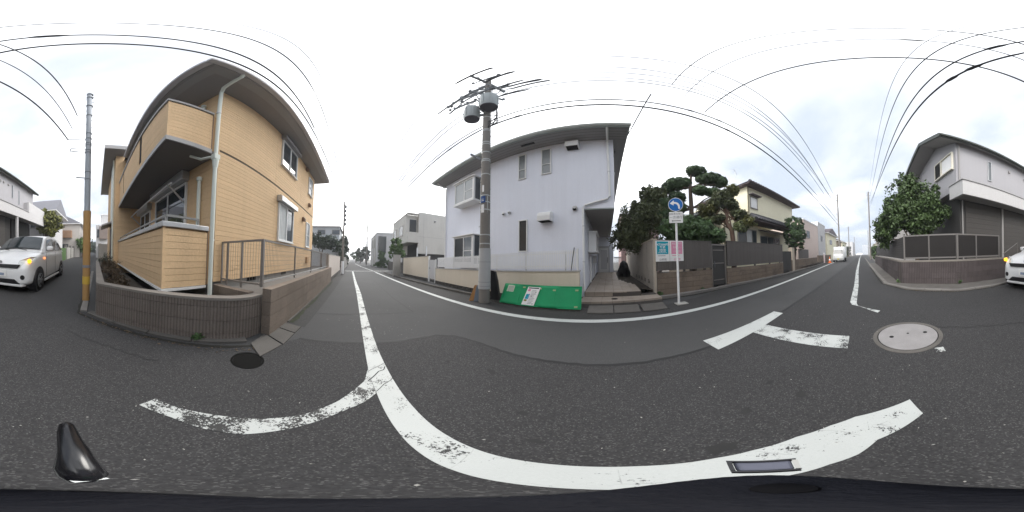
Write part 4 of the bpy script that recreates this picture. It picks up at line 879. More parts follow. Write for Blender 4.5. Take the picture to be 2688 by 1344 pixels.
# far end of the street on the left
for (x, y, h, r, lab, lf) in ((-45, 2.0, 4.2, 1.3, 'dark tree far down the street on the left, taller of the pair', LF_DK), (-46, 3.6, 4.9, .9, 'thin dark tree far down the street beside the street pole', LF_DK), (-52, .9, 3.3, 1.6, 'broad far tree closing the left end of the street', LF_SHR)):
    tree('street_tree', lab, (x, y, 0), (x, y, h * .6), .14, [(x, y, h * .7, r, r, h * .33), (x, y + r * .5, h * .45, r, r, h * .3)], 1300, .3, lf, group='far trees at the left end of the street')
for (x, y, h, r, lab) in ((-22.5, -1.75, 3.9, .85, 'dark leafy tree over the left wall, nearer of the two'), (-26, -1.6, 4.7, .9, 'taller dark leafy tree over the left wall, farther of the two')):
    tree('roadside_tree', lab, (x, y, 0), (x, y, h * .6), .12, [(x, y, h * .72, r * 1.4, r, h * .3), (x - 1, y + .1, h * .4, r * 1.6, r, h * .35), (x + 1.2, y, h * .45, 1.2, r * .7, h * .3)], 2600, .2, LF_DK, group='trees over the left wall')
t = thing('garden_wall', 'grey garden wall further down the left side of the street', 'wall', (-24, -1.0, 0)); part('wall_panel', S().box(-40, -16.6, -1.1, -.95, 0, 1.3), CONC, t); part('coping', S().box(-40, -16.6, -1.12, -.93, 1.303, 1.36), CONC, t)
sh_ = thing('solar_roof_house', 'grey apartment house with solar panels on its roof behind the orange house', 'house', (-24, -4.5, 0))
part('wall', S().box(-28, -22, -8.5, -2.0, 0, 5.45), mat('pale_blue_grey_wall', (.5, .52, .54), .8, .05), sh_); part('roof', S().box(-28.2, -21.8, -8.7, -1.8, 5.45, 5.6), GREYS, sh_)
for k in range(4): part('solar_panel', S().hexa([(-22.3, -7.6 + k * 1.45, 5.65), (-22.3, -6.3 + k * 1.45, 5.65), (-24, -6.3 + k * 1.45, 5.95), (-24, -7.6 + k * 1.45, 5.95), (-22.3, -7.6 + k * 1.45, 5.7), (-22.3, -6.3 + k * 1.45, 5.7), (-24, -6.3 + k * 1.45, 6.0), (-24, -7.6 + k * 1.45, 6.0)]), GLASS, sh_)
for y in (-7, -5, -3): window(sh_, 'x', -22, 1, y, y + 1.1, 4.4, 5.1, ALUD, GLASS, .06, sill=False)
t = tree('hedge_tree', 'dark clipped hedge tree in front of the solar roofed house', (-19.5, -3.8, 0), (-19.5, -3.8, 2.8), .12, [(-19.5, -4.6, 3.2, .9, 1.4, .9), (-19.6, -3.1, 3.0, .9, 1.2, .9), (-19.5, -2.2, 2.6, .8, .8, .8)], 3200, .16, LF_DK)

# ================================================================ right of the porch: beige garden wall and old house
gw = thing('garden_wall', 'grimy beige plaster side wall along the alley with small vent bricks', 'wall', (1.5, 8, 0))
part('wall_panel', S().hexa([(1.46, 5.30, 0), (1.58, 5.30, 0), (1.50, 13, 0), (1.38, 13, 0), (1.46, 5.30, 1.9), (1.58, 5.30, 1.9), (1.50, 13, 2.02), (1.38, 13, 2.02)]), PLAST, gw)
part('coping', S().hexa([(1.43, 5.28, 1.903), (1.61, 5.28, 1.903), (1.53, 13, 2.023), (1.35, 13, 2.023), (1.43, 5.28, 1.95), (1.61, 5.28, 1.95), (1.53, 13, 2.07), (1.35, 13, 2.07)]), BEIGE, gw)
for k in range(5):
    for j in range(3): part('vent_hole', S().box(1.452 - k * .008, 1.456 - k * .008, 5.75 + k * .62 + j * .02, 6.05 + k * .62, .38 + j * .05, .405 + j * .05), DARK, gw)
for k in range(1, 9): part('panel_joint', S().box(1.449 - k * .0055, 1.4545 - k * .0055, 5.3 + k * .85, 5.308 + k * .85, .1, 1.85), GREYS, gw)
bw = thing('board_fence', 'brown board fence on a brown block base with two pasted posters', 'fence', (2.7, 5.3, 0))
CRS = [(0.0, .2), (.2, .4), (.4, .59), (.59, .78)]
block_wall(bw, [(1.585, 5.30), (3.88, 5.30)], .14, CRS, .56, BLKB, MORT, gap=.012, vgap=.007)
def slats(root, x0, x1, y, z0, z1, w=.082):
    n = int((x1 - x0) / w)
    for i in range(n):
        a = x0 + i * (x1 - x0) / n
        part('slat', S().box(a + .003, a + (x1 - x0) / n - .003, y, y + .016, z0, z1), FENCEB, root)
    part('rail', S().box(x0, x1, y + .018, y + .05, z1 - .25, z1 - .19).box(x0, x1, y + .018, y + .05, z0 + .15, z0 + .21), FENCEB, root)
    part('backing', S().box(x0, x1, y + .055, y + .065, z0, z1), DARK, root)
    part('cap_rail', S().box(x0 - .01, x1 + .01, y - .012, y + .06, z1 + .002, z1 + .03), FENCEB, root)
    part('base_rail', S().box(x0 - .01, x1 + .01, y - .012, y + .06, z0 - .045, z0 - .003), FENCEB, root)
slats(bw, 1.56, 3.88, 5.30, .90, 1.89)
part('post', S().box(1.50, 1.556, 5.285, 5.37, .0, 1.95), BEIGE, bw)
for x in (1.7, 2.6, 3.5): part('foot', S().box(x, x + .08, 5.32, 5.38, .78, .855), FENCEB, bw)
# posters
def poster(x0, x1, main, frame_label, lines, foot, ftm):
    p = thing('wall_poster', frame_label, 'poster', ((x0 + x1) / 2, 5.285, 1.5), None)
    Y = 5.292
    part('sheet', S().box(x0, x1, Y - .006, Y, 1.17, 1.89), PAPER, p)
    part('print_block', S().box(x0 + .055, x1 - .045, Y - .0085, Y - .0065, 1.42, 1.86), main, p)
    for (b, sz, z, mm) in lines: text(b, sz, ((x0 + x1) / 2 + .005, Y - .0105, z), (1, 0, 0), (0, 0, 1), mm, p, bold=.002)
    text(foot, .09, ((x0 + x1) / 2 + .01, Y - .0075, 1.2), (1, 0, 0), (0, 0, 1), ftm, p, bold=.001)
    part('print_line', S().box(x0 + .08, x0 + .36, Y - .0075, Y - .0065, 1.355, 1.375), ftm, p)
    return p
poster(1.55, 2.065, TEALP, 'white and teal election poster on the brown board fence', [('4万5000円', .092, 1.72, WHITEP), ('軽減', .10, 1.62, WHITEP), ('所得税の負担', .04, 1.56, WHITEP), ('住民税の負担', .04, 1.51, WHITEP), ('ひとりひとりの家計へ', .032, 1.46, WHITEP)], '公明党', INKG)
pk2 = poster(2.075, 2.60, mat('rose_print', (.70, .28, .42), .5, .05), 'white and pink election poster behind the sign pole', [('高額療養費', .075, 1.76, LPINK), ('見直しへ', .075, 1.63, LPINK), ('1200円', .09, 1.48, LPINK)], '公明党', PINKP)
part('folded_corner', S().add([(2.6, 5.2835, 1.89), (2.5, 5.2835, 1.89), (2.6, 5.2835, 1.79)], [(0, 1, 2)]), WHITEP, pk2)
t = thing('garden_gate', 'tall dark brown garden gate between the two board fences', 'gate', (4.3, 5.4, 0))
part('leaf', S().box(3.95, 4.62, 5.40, 5.44, .10, 1.76), CHAR, t, bev=.006); part('frame', S().box(3.9, 3.945, 5.36, 5.46, .0, 1.82).box(4.625, 4.67, 5.36, 5.46, .0, 1.82).box(3.945, 4.625, 5.37, 5.46, 1.765, 1.82), ALUD, t)
part('handle', S().box(4.05, 4.08, 5.37, 5.40, .85, 1.1), STEEL, t); [part('crossbar', S().box(4.0, 4.57, 5.39, 5.398, z_, z_ + .035), ALUD, t) for z_ in (.3, 1.0, 1.55)]
b2w = thing('board_fence', 'longer brown board fence on brown blocks right of the dark gate', 'fence', (7.2, 5.3, 0))
block_wall(b2w, [(4.69, 5.30), (9.6, 5.30)], .14, CRS, .56, BLKB, MORT, gap=.012, vgap=.007)
slats(b2w, 4.7, 9.58, 5.30, .90, 1.95)
for x in (5.2, 6.6, 8.0, 9.2): part('foot', S().box(x, x + .08, 5.32, 5.38, .78, .855), FENCEB, b2w)
t = thing('garden_gate', 'dark brown double gate at the far end of the longer board fence', 'gate', (10.4, 5.4, 0)); part('leaf', S().box(9.7, 10.38, 5.4, 5.44, .1, 1.55), CHAR, t); part('leaf', S().box(10.4, 11.1, 5.4, 5.44, .1, 1.55), CHAR, t); part('post', S().box(9.6, 9.68, 5.36, 5.48, 0, 1.7), ALUD, t)
t = thing('block_fence', 'brown block wall with grey slats beyond the round clipped bush', 'wall', (15, 5.5, 0))
block_wall(t, [(11.2, 5.4), (20.5, 6.2)], .14, [(0, .3), (.3, .6), (.6, .9)], .9, BLKB, MORT, gap=.012, vgap=.008)
part('slat_panel', S().hexa([(13, 5.6, .92), (16.3, 5.88, .92), (16.3, 5.92, .92), (13, 5.64, .92), (13, 5.6, 1.8), (16.3, 5.88, 1.8), (16.3, 5.92, 1.8), (13, 5.64, 1.8)]), FENCEB, t)
part('pier', S().box(11.3, 11.7, 5.4, 5.75, 0, 1.85), BEIGE, t)
struct('garden_soil', S().add([(1.6, 5.46, .2), (25, 5.6, .2), (25, 14, .2), (1.55, 14, .2)], [(0, 1, 2, 3)]), SOIL)
# old house
fh = thing('yellow_house', 'old two storey pale yellow house with dark tiled hip roofs behind the garden', 'house', (11, 9, 0))
part('wall', S().box(8.3, 15.2, 7.1, 13, 4.2, 6.3), CREAM2, fh); part('wall', S().box(6.55, 15.1, 7.6, 13, .2, 3.5), CREAM2, fh); part('wall', S().box(5.0, 6.548, 8.6, 13, .2, 3.6), BEIGE, fh)  # beige wing: shaded side of the cream walls put into the colour
def tiled(pts, ridge, nm='roof'):
    r = part(nm, S().add(pts + ridge, [(0, 1, 5, 4), (1, 2, 5), (2, 3, 4, 5), (3, 0, 4)]), ROOFT, fh)
    a0, a1 = Vector(pts[0]), Vector(pts[1]); b0, b1 = Vector(ridge[0]), Vector(ridge[1]); n = int((a1 - a0).length / .27)
    for i in range(n):
        u = (i + .5) / n; p = a0.lerp(a1, u)
        rx = min(max(p.x, b0.x), b1.x); k = 1 if b0.x <= p.x <= b1.x else (p.x - a0.x) / max(.01, b0.x - a0.x) if p.x < b0.x else (a1.x - p.x) / max(.01, a1.x - b1.x)
        q = Vector((p.x, p.y + (b0.y - p.y) * k, p.z + (b0.z - p.z) * k))
        link('roof_tile_row', S().tube([p + Vector((0, -.02, .03)), q + Vector((0, 0, .03))], .055, 6), ROOFT, r)
    link('ridge', S().tube([ridge[0], ridge[1]], .11, 8).tube([pts[0], ridge[0]], .09, 8).tube([pts[1], ridge[1]], .09, 8), ROOFT, r)
    return r
tiled([(7.85, 6.45, 6.42), (15.7, 6.45, 6.42), (15.7, 13.6, 6.42), (7.85, 13.6, 6.42)], [(10.8, 9.6, 7.8), (12.7, 9.6, 7.8)])
part('eaves', S().box(7.9, 15.65, 6.5, 13.5, 6.30, 6.40), ROOFR, fh); part('gutter', S().box(7.82, 15.72, 6.38, 6.45, 6.33, 6.41), ROOFR, fh)
tiled([(8.1, 6.3, 3.75), (15.6, 6.3, 3.75), (15.6, 8.2, 3.9), (8.1, 8.2, 3.9)], [(8.6, 7.08, 4.25), (15.1, 7.08, 4.25)], 'lower_roof')
part('eaves', S().box(8.15, 15.5, 6.4, 7.6, 3.62, 3.73), ROOFR, fh)
part('gable_roof', S().hexa([(4.6, 8.0, 3.75), (8.28, 8.0, 5.2), (8.28, 13, 5.2), (4.6, 13, 3.75), (4.6, 8.0, 3.9), (8.28, 8.0, 5.35), (8.28, 13, 5.35), (4.6, 13, 3.9)]), ROOFT, fh)
part('barge_board', S().hexa([(4.55, 7.95, 3.72), (8.2, 7.95, 5.12), (8.2, 7.99, 5.12), (4.55, 7.99, 3.72), (4.55, 7.95, 3.86), (8.2, 7.95, 5.28), (8.2, 7.99, 5.28), (4.55, 7.99, 3.86)]), TRIM, fh)
part('barge_board', S().beam((5.0, 8.4, 3.35), (6.6, 8.4, 3.75), .04, .12), TRIM, fh)
part('wall', S().box(6.56, 8.29, 8.2, 13, 3.4, 5.1), CREAM2, fh)
part('corner_pipe', S().tube([(6.55, 7.55, .3), (6.55, 7.55, 3.5)], .05, 8), mat('olive_pipe', (.16, .14, .09), .6), fh)
part('corner_pipe', S().tube([(8.32, 7.05, 4.3), (8.32, 7.05, 6.3)], .045, 8), mat('olive_pipe', (.16, .14, .09), .6), fh)
window(fh, 'y', 7.1, -1, 8.55, 9.35, 4.72, 5.62, ALUD, WHITEP, .05, sill=True)
part('window_hood', S().box(8.45, 9.5, 6.75, 7.09, 5.68, 5.74), ROOFR, fh)
window(fh, 'y', 7.6, -1, 7.7, 9.75, 2.2, 3.25, ALUD, GLASS, .06, mull=(8.6, 9.2), curtain=True)
part('shade', S().hexa([(10.0, 6.6, 3.0), (13.5, 6.6, 3.0), (13.5, 7.59, 3.3), (10.0, 7.59, 3.3), (10, 6.6, 3.05), (13.5, 6.6, 3.05), (13.5, 7.59, 3.35), (10, 7.59, 3.35)]), ROOFR, fh); window(fh, 'y', 7.6, -1, 10.2, 13.2, .8, 2.9, ALUD, GLASS, .06, mull=(11.2, 12.2))
t = thing('rooftop_antenna', 'thin television antenna on the tiled roof of the yellow house', 'antenna', (9.8, 9.6, 7.4)); part('mast', S().tube([(9.8, 9.6, 7.2), (9.8, 9.6, 9.3)], .02, 5), STEELL, t); part('boom', S().tube([(9.3, 9.3, 9.2), (10.3, 9.9, 9.2)], .015, 4), STEELL, t)
for k in range(4): part('element', S().tube([(9.35 + k * .3, 9.0 + k * .18, 9.2), (9.15 + k * .3, 9.75 + k * .18, 9.2)], .01, 4), STEELL, t)
# trees in that garden
t = thing('cloud_pruned_pine', 'tall cloud pruned evergreen with rounded dark pads behind the road sign', 'tree', (3.95, 7.1, 0))
tp = [(3.98, 7.1, .2), (3.92, 7.08, 2.3), (3.98, 7.02, 3.8), (3.93, 7.0, 5.0), (4.0, 6.95, 5.85)]
part('trunk', S().tube(tp, [.16, .14, .115, .09, .05], 12), BARK, t, True)
pads = [(4.22, 6.85, 6.02, .62, .55, .30), (3.35, 7.3, 5.25, .62, .5, .40), (3.75, 7.15, 5.3, .36, .4, .34), (2.95, 7.45, 5.05, .38, .4, .36), (4.85, 6.4, 5.48, .62, .55, .36), (5.2, 6.2, 5.3, .42, .45, .33), (4.55, 6.7, 5.5, .5, .4, .28), (4.35, 6.7, 4.78, .5, .45, .25), (4.9, 6.45, 4.72, .45, .45, .25),
        (3.35, 7.3, 4.45, .52, .45, .34), (2.75, 7.5, 4.05, .6, .5, .42), (3.3, 7.2, 3.85, .5, .5, .4), (2.6, 7.5, 3.5, .55, .5, .4)]
for b in pads:
    st = min(tp, key=lambda p: abs(p[2] - (b[2] - .35)))
    part('limb', S().tube(limb_pts(st, (b[0], b[1], b[2] - .15), .06, 4), [.055, .045, .035, .02], 7), BARK, t, True)
    b = (b[0], b[1], b[2], b[3] * .84, b[4] * .84, b[5] * .86)
    leaf_mesh('foliage_pad', [b], int(5200 * (b[3] * b[4] * b[5]) ** .5 / .3), .058, LF_PINE, t, .8, 2.4, 0, 1.3, .05, .07)
t = tree('camellia_tree', 'loose glossy leaved tree at the corner of the beige garden wall', (1.9, 7.9, .2), (2.0, 7.8, 3.2), .09,
     [(1.3, 7.9, 3.0, .75, .8, .8), (2.1, 7.7, 3.4, .8, .8, .8), (2.2, 7.7, 4.3, .55, .6, .75), (1.9, 7.8, 4.7, .35, .4, .5), (1.5, 8.0, 3.9, .4, .5, .4), (2.6, 7.5, 4.6, .35, .4, .4), (.75, 8.1, 2.4, .55, .6, .55), (1.3, 7.6, 2.3, .8, .6, .6)], 24000, .062, LF_CAM, gaps=.3, rough=.22, elong=2.1)
t = tree('clipped_shrub', 'wide rounded clipped evergreen spreading over the fence behind the sign pole', (3.6, 6.3, .2), (3.6, 6.3, 2.2), .09,
     [(3.7, 6.15, 2.45, .95, .65, .55), (4.4, 6.0, 2.25, .7, .6, .42), (2.9, 6.35, 2.5, .8, .6, .6), (3.3, 6.2, 2.75, .8, .5, .4)], 15000, .07, LF_SHR, elong=2.2, shell=.75, gaps=.03, cat='shrub', face=1.2, rough=.07, puff=.08)
t = thing('black_pine', 'leaning garden pine with a twisted reddish trunk beside the dark gate', 'tree', (5.6, 5.85, .2))
tp = [(5.6, 5.85, .2), (5.58, 5.82, 2.1), (5.5, 5.8, 2.6), (5.28, 5.95, 3.0), (5.35, 5.95, 3.4), (5.15, 6.05, 4.0), (5.3, 5.95, 4.4)]
part('trunk', S().tube(tp, [.13, .12, .12, .105, .09, .07, .04], 10), BARKR, t, True)
part('limb', S().tube([(5.28, 5.95, 3.0), (4.95, 6.2, 3.1), (4.6, 6.45, 3.25)], [.06, .05, .03], 8), BARKR, t, True)
for i, b in enumerate([(5.25, 6.0, 4.4, .6, .5, .35), (5.6, 5.75, 4.75, .45, .4, .3), (4.95, 6.2, 4.05, .55, .5, .3), (5.4, 5.8, 3.95, .5, .45, .3), (4.6, 6.5, 3.65, .6, .5, .42), (5.0, 6.2, 3.2, .45, .4, .28), (5.8, 5.6, 3.45, .45, .45, .3), (6.15, 5.4, 3.05, .5, .45, .35), (5.85, 5.5, 2.75, .45, .4, .3), (4.55, 6.5, 3.1, .4, .4, .25)]):
    part('limb', S().tube(limb_pts(tp[2 + i % 5], (b[0], b[1], b[2] - .15), .08, 4), [.045, .035, .025, .012], 6), BARKR, t, True)
    leaf_mesh('foliage_pad', [(b[0], b[1], b[2], b[3] * .85, b[4] * .85, b[5] * .85)], 3000, .06, LF_YEL if i in (1, 4, 7) else LF_CAM, t, .4, 2.0, .2, .8)
t = tree('clipped_bush', 'tall rounded clipped bush over the far end of the board fences', (12.95, 5.95, .2), (12.95, 5.95, 2.3), .13,
     [(12.9, 5.9, 3.85, .88, .85, .80), (13.1, 5.85, 3.05, 1.0, .9, .65), (12.75, 5.9, 2.95, .92, .85, .6), (12.95, 5.85, 2.35, .85, .8, .4), (12.95, 5.8, 1.95, .7, .7, .3)], 14000, .075, LF_SHR, elong=2.0, shell=.84, gaps=.0, cat='bush', face=1.2, rough=.04, puff=.06)
t = thing('rear_house', 'dull pink house end glimpsed behind the loose leaved garden tree', 'house', (1.5, 14, 0)); part('wall', S().box(1.0, 4.2, 13.2, 17, 0, 5.0), mat('dull_pink_wall', (.42, .30, .29), .9, .08), t); part('roof', S().box(.9, 4.3, 13.1, 17, 5.0, 5.2), ROOFR, t)
window(t, 'y', 13.2, -1, 1.3, 1.9, 3.4, 4.4, ALUD, GLASS, .05)

# ================================================================ corner house on the right
rw = thing('block_wall', 'low purple brown block wall round the right corner lot', 'wall', (5, -3, 0))
CR4 = [(0.05, .25), (.25, .45), (.45, .65), (.65, .93)]
block_wall(rw, [(19.0, -1.30), (6.25, -1.40), (6.0, -1.45), (5.0, -3.05), (4.88, -3.35), (4.62, -5.1), (4.60, -5.6)], -.15, [(0.0, .22), (.22, .42), (.42, .62), (.62, .82)], .42, BLKP, MORT, cap=.06, gap=.006)
struct('apron', S().add([(19, -.45, .03), (6.1, -.82, .03), (4.95, -1.45, .03), (4.05, -2.62, .03), (3.88, -3.6, .03), (3.86, -16, .03), (4.6, -16, .03), (4.62, -5.1, .03), (4.9, -3.3, .03), (6.0, -1.44, .03), (19, -1.29, .03)], [tuple(range(11))]), KERB2)
rf = thing('panel_fence', 'aluminium framed fence with black mesh panels on the right corner block wall', 'fence', (5, -3, .9))
PF = [(6.02, -1.5), (4.97, -3.2), (4.68, -5.1)]
def fpost(p, w): part('post', S().box(p[0] - w / 2, p[0] + w / 2, p[1] - w / 2, p[1] + w / 2, .88, 1.82), SILVD, rf, bev=.005)
SILVD = mat('dull_aluminium', (.2, .19, .185), .5, .06, metal=.3)
L2 = lambda a, b, u: (a[0] + (b[0] - a[0]) * u, a[1] + (b[1] - a[1]) * u)
a, b, c = [Vector((p[0] + .08, p[1], 0)) for p in PF]
for p, w in ((a, .06), (L2(a, b, .48), .05), (b, .08), (L2(b, c, .42), .05), (c, .05)): fpost(p, w)
for p, q in ((a, b), (b, c)):
    for z, h in ((1.80, .055), (.96, .05)):
        part('rail', S().beam((p[0], p[1], z), (q[0], q[1], z), .04, h), SILVD, rf)
for p, q in ((a, L2(a, b, .48)), (L2(a, b, .48), b), (b, L2(b, c, .42)), (L2(b, c, .42), c)):
    part('mesh_panel', S().beam((p[0], p[1], 1.38), (q[0], q[1], 1.38), .012, .80), mat('black_mesh', (.022, .02, .02), .8, .1), rf)
part('slat_fence_backing', S().beam((6.2, -1.5, 1.35), (19, -1.36, 1.35), .02, .85), CHAR, rf)
for k in range(9): part('slat', S().beam((6.15, -1.485, .98 + k * .095), (19, -1.345, .98 + k * .095), .022, .085), mat('grey_slat', (.075, .072, .072), .7, .1, island=.05), rf)
hs = thing('mauve_house', 'white walled corner house with a gabled dark roof and a long balcony over dark garages', 'house', (8, -9, 0))
part('upper_wall', S().ext([(6.0, 4.0), (12.5, 4.0), (12.5, 6.4), (10.77, 6.78), (7.94, 7.6), (6.0, 6.74)], 'y', -14.4, -3.85), PINKW, hs)
part('ground_wall', S().box(6.3, 12.5, -14.2, -4.2, 0, 3.9), CHAR, hs)
ROOFK = mat('dark_green_roof', (.06, .068, .06), .55, .12, 3)
def slab(x0, z0, x1, z1, y0, y1, th, m, nm): return part(nm, S().ext([(x0, z0), (x1, z1), (x1, z1 + th), (x0, z0 + th)], 'y', y0, y1), m, hs)
slab(5.68, 6.68, 7.94, 7.62, -14.8, -2.95, .16, ROOFK, 'roof'); slab(7.945, 7.62, 13.2, 6.1, -14.8, -2.95, .16, ROOFK, 'roof')
slab(5.75, 6.66, 7.94, 7.575, -14.7, -3.0, .04, GREYS, 'soffit'); slab(7.945, 7.575, 13.1, 6.08, -14.7, -3.0, .04, GREYS, 'soffit')
part('fascia', S().ext([(5.64, 6.60), (7.94, 7.56), (13.2, 6.04), (13.2, 6.26), (7.94, 7.8), (5.64, 6.84)], 'y', -2.948, -2.90), ROOFK, hs); part('fascia', S().box(5.63, 5.675, -14.8, -2.95, 6.60, 6.84), ROOFK, hs)
part('gutter', S().box(5.53, 5.628, -14.85, -2.9, 6.64, 6.75), ROOFK, hs, bev=.02)
bl = part('balcony', S().box(5.5, 5.62, -16.3, -3.83, 3.63, 4.33).box(5.62, 6.6, -3.95, -3.83, 3.63, 4.33), WHITEW, hs, bev=.01)
part('tall_parapet', S().box(5.502, 5.62, -16.29, -12.4, 4.332, 5.25), WHITEW, bl); part('parapet_return', S().box(5.62, 6.0, -12.5, -12.38, 4.0, 5.24), mat('grey_side', (.4, .39, .4), .8), bl)
part('coping', S().box(5.46, 5.66, -12.38, -3.79, 4.332, 4.375).box(5.66, 6.62, -3.99, -3.79, 4.332, 4.375), FASC, bl)
part('balcony_soffit', S().box(5.63, 6.29, -16.2, -3.96, 3.64, 3.70), GREYS, bl)
part('downpipe', S().tube([(5.94, -3.98, 4.36), (5.94, -3.98, 6.6)], .04, 8), GREYS, hs, True)
window(hs, 'x', 6.0, -1, -5.95, -5.68, 4.95, 6.2, SILV, GLASS, .03, sill=False)
window(hs, 'x', 6.0, -1, -10.6, -10.36, 5.15, 6.25, SILV, GLASS, .03, sill=False); window(hs, 'x', 6.0, -1, -11.6, -11.4, 4.9, 6.1, SILV, GLASS, .03, sill=False)
for y in (-7.35, -8.9, -9.3, -9.9): part('vent_hood', S().ext([(5.997, 6.0), (5.90, 5.98), (5.90, 6.08), (5.95, 6.13), (5.997, 6.13)], 'y', y - .06, y + .06), GREYS, hs)
window(hs, 'y', -3.85, 1, 6.2, 8.0, 5.2, 6.25, mat('cream_trim', (.68, .65, .56), .6), WHITEP, .06, mull=(7.3,), depth=.1)
part('open_pane', S().box(7.38, 7.93, -3.78, -3.77, 5.27, 6.18), DARK, hs)
for (y0, y1) in ((-6.9, -4.5), (-9.9, -7.2)):
    for k in range(13): part('shutter_slat', S().box(6.27, 6.295, y0, y1, .25 + k * .255, .25 + k * .255 + .245), mat('shutter_brown', (.07, .065, .062), .6, .08, island=.05), hs)
part('post', S().box(5.52, 5.68, -10.55, -10.4, 0, 3.62), WHITEW, hs); part('post', S().box(6.25, 6.32, -7.15, -7.0, 0, 3.6), GREYS, hs); part('downpipe', S().tube([(6.24, -4.3, .3), (6.24, -4.3, 3.6)], .035, 8), GREYS, hs)
part('garage_shade', S().box(6.2, 6.298, -14.1, -10.7, .1, 3.55), DARK, hs)  # black slab on the wall stands in for the shade of a recess
part('stair_rail', S().tube([(5.3, -6.0, 1.0), (5.6, -7.6, 1.6), (5.6, -7.6, 0)], .018, 6), SILVD, hs)
tree('corner_tree', 'big glossy leaved tree behind the black panel fence of the corner house', (7.3, -2.5, 0), (7.4, -2.4, 2.8), .12,
     [(7.55, -2.35, 3.7, .85, .9, .95), (7.6, -1.7, 3.0, .8, .7, .9), (7.9, -1.1, 2.5, .7, .6, .7), (7.2, -3.0, 3.3, .75, .7, .75), (7.6, -2.1, 4.6, .45, .5, .55), (7.0, -3.5, 3.0, .5, .5, .5), (7.25, -2.6, 2.5, .9, .8, .6), (7.0, -3.2, 4.0, .35, .4, .4), (8.0, -1.0, 1.95, .5, .45, .45)], 22000, .08, LF_BRI, gaps=.22, elong=1.9, rough=.2)
dh = thing('dark_roof_house', 'house with a plain dark roof beyond the big tree on the right', 'house', (24, -6, 0)); part('wall', S().box(19.6, 26, -9, -2.2, 0, 5.4), GREYS, dh); part('roof', S().hexa([(19.2, -9.3, 5.4), (26.4, -9.3, 5.4), (26.4, -1.8, 5.4), (19.2, -1.8, 5.4), (20, -6, 7.0), (26, -6, 7.0), (26, -5, 7.0), (20, -5, 7.0)]), ROOFT, dh)
window(dh, 'y', -2.2, 1, 21, 22.4, 3.4, 4.6, ALUD, GLASS, .06); window(dh, 'y', -2.2, 1, 23.5, 24.8, 3.4, 4.6, ALUD, GLASS, .06)

# ---------------------------------------------------------------- houses behind, along the side road
def simple_house(lab, x0, x1, y0, y1, zw, zr, wm, rm, axis='x', over=.4, name='house', wins=(), cat='house', grp=None, panel=None):
    t = thing(name, lab, cat, ((x0 + x1) / 2, (y0 + y1) / 2, 0), grp)
    part('wall', S().box(x0, x1, y0, y1, 0, zw), wm, t)
    if zr > zw:
        o = over
        if axis == 'x': r = S().hexa([(x0 - o, y0 - o, zw), (x1 + o, y0 - o, zw), (x1 + o, y1 + o, zw), (x0 - o, y1 + o, zw), (x0 - o + .3, (y0 + y1) / 2 - .05, zr), (x1 + o - .3, (y0 + y1) / 2 - .05, zr), (x1 + o - .3, (y0 + y1) / 2 + .05, zr), (x0 - o + .3, (y0 + y1) / 2 + .05, zr)])
        else: r = S().hexa([(x0 - o, y0 - o, zw), (x1 + o, y0 - o, zw), (x1 + o, y1 + o, zw), (x0 - o, y1 + o, zw), ((x0 + x1) / 2 - .05, y0 - o + .3, zr), ((x0 + x1) / 2 + .05, y0 - o + .3, zr), ((x0 + x1) / 2 + .05, y1 + o - .3, zr), ((x0 + x1) / 2 - .05, y1 + o - .3, zr)])
        part('roof', r, rm, t); part('eaves', S().box(x0 - o - .03, x1 + o + .03, y0 - o - .03, y1 + o + .03, zw - .1, zw - .003), TRIM, t)
    else: part('parapet', S().box(x0 - .06, x1 + .06, y0 - .06, y1 + .06, zw, zw + .15), TRIM, t)
    for (ax, c, sg, a0, a1, z0, z1) in wins: window(t, ax, c, sg, a0, a1, z0, z1, ALUD, GLASS, .06, mull=((a0 + a1) / 2,) if a1 - a0 > 1.1 else ())
    return t
GROOF = mat('grey_roof', (.16, .16, .18), .6, .1, 3)
simple_house('house with a grey roof and white bargeboards behind the tree next to the parked car', 5.2, 11, -24, -18.0, 5.7, 8.0, WHITEW, GROOF, 'x', .7, wins=(('y', -18.0, 1, 6.4, 7.8, 3.8, 5.0), ('x', 5.2, -1, -20.5, -19.2, 3.6, 4.8)))
simple_house('grey roofed house with a wooden balcony far along the side road', 2.9, 7.5, -36, -27, 5.6, 6.9, mat('beige_far_wall', (.5, .47, .44), .8, .08), GROOF, 'y', .4, wins=(('y', -27, 1, 4.8, 5.9, 1.2, 2.2),), )
top('wooden_balcony', S().box(4.2, 6.6, -26.99, -26.2, 3.2, 4.4), mat('weathered_wood', (.32, .2, .13), .8, .15), 'brown boarded balcony front on the grey roofed house far along the side road', 'balcony')
tree('street_tree', 'yellow green tree beyond the white car beside the long balcony', (5.6, -17.2, 0), (5.6, -17.2, 3.2), .16, [(5.5, -17.2, 4.5, 1.2, 1.2, 1.0), (4.7, -17.4, 4.0, 1.1, 1.1, .8), (6.2, -17.0, 5.0, .8, .8, .8), (5.2, -17.0, 3.4, 1.1, 1.0, .6)], 4200, .2, LF_YEL)
tree('roadside_shrub', 'low dark green bush at the far end of the side road', (2.4, -27, 0), (2.4, -27, 2), .1, [(2.4, -27, 2.4, 1.0, 1.0, 1.0), (2.0, -27.4, 1.5, 1.0, 1.0, .9)], 1600, .22, LF_BRI, cat='shrub')
top('hedge', S().box(3.75, 4.3, -19.5, -16.6, 0, 1.4), LF_SHR, 'clipped green hedge by the side road behind the white car', 'hedge')
t = thing('garden_wall', 'grey wall with concrete posts along the right edge of the side road', 'wall', (4, -23, 0)); part('wall_panel', S().box(3.8, 4.0, -40, -19.7, 0, 1.5), CONC, t)
for k in range(6): part('pier', S().box(3.74, 4.06, -20.2 - k * 3.2, -19.9 - k * 3.2, 0, 1.8), KERB, t)
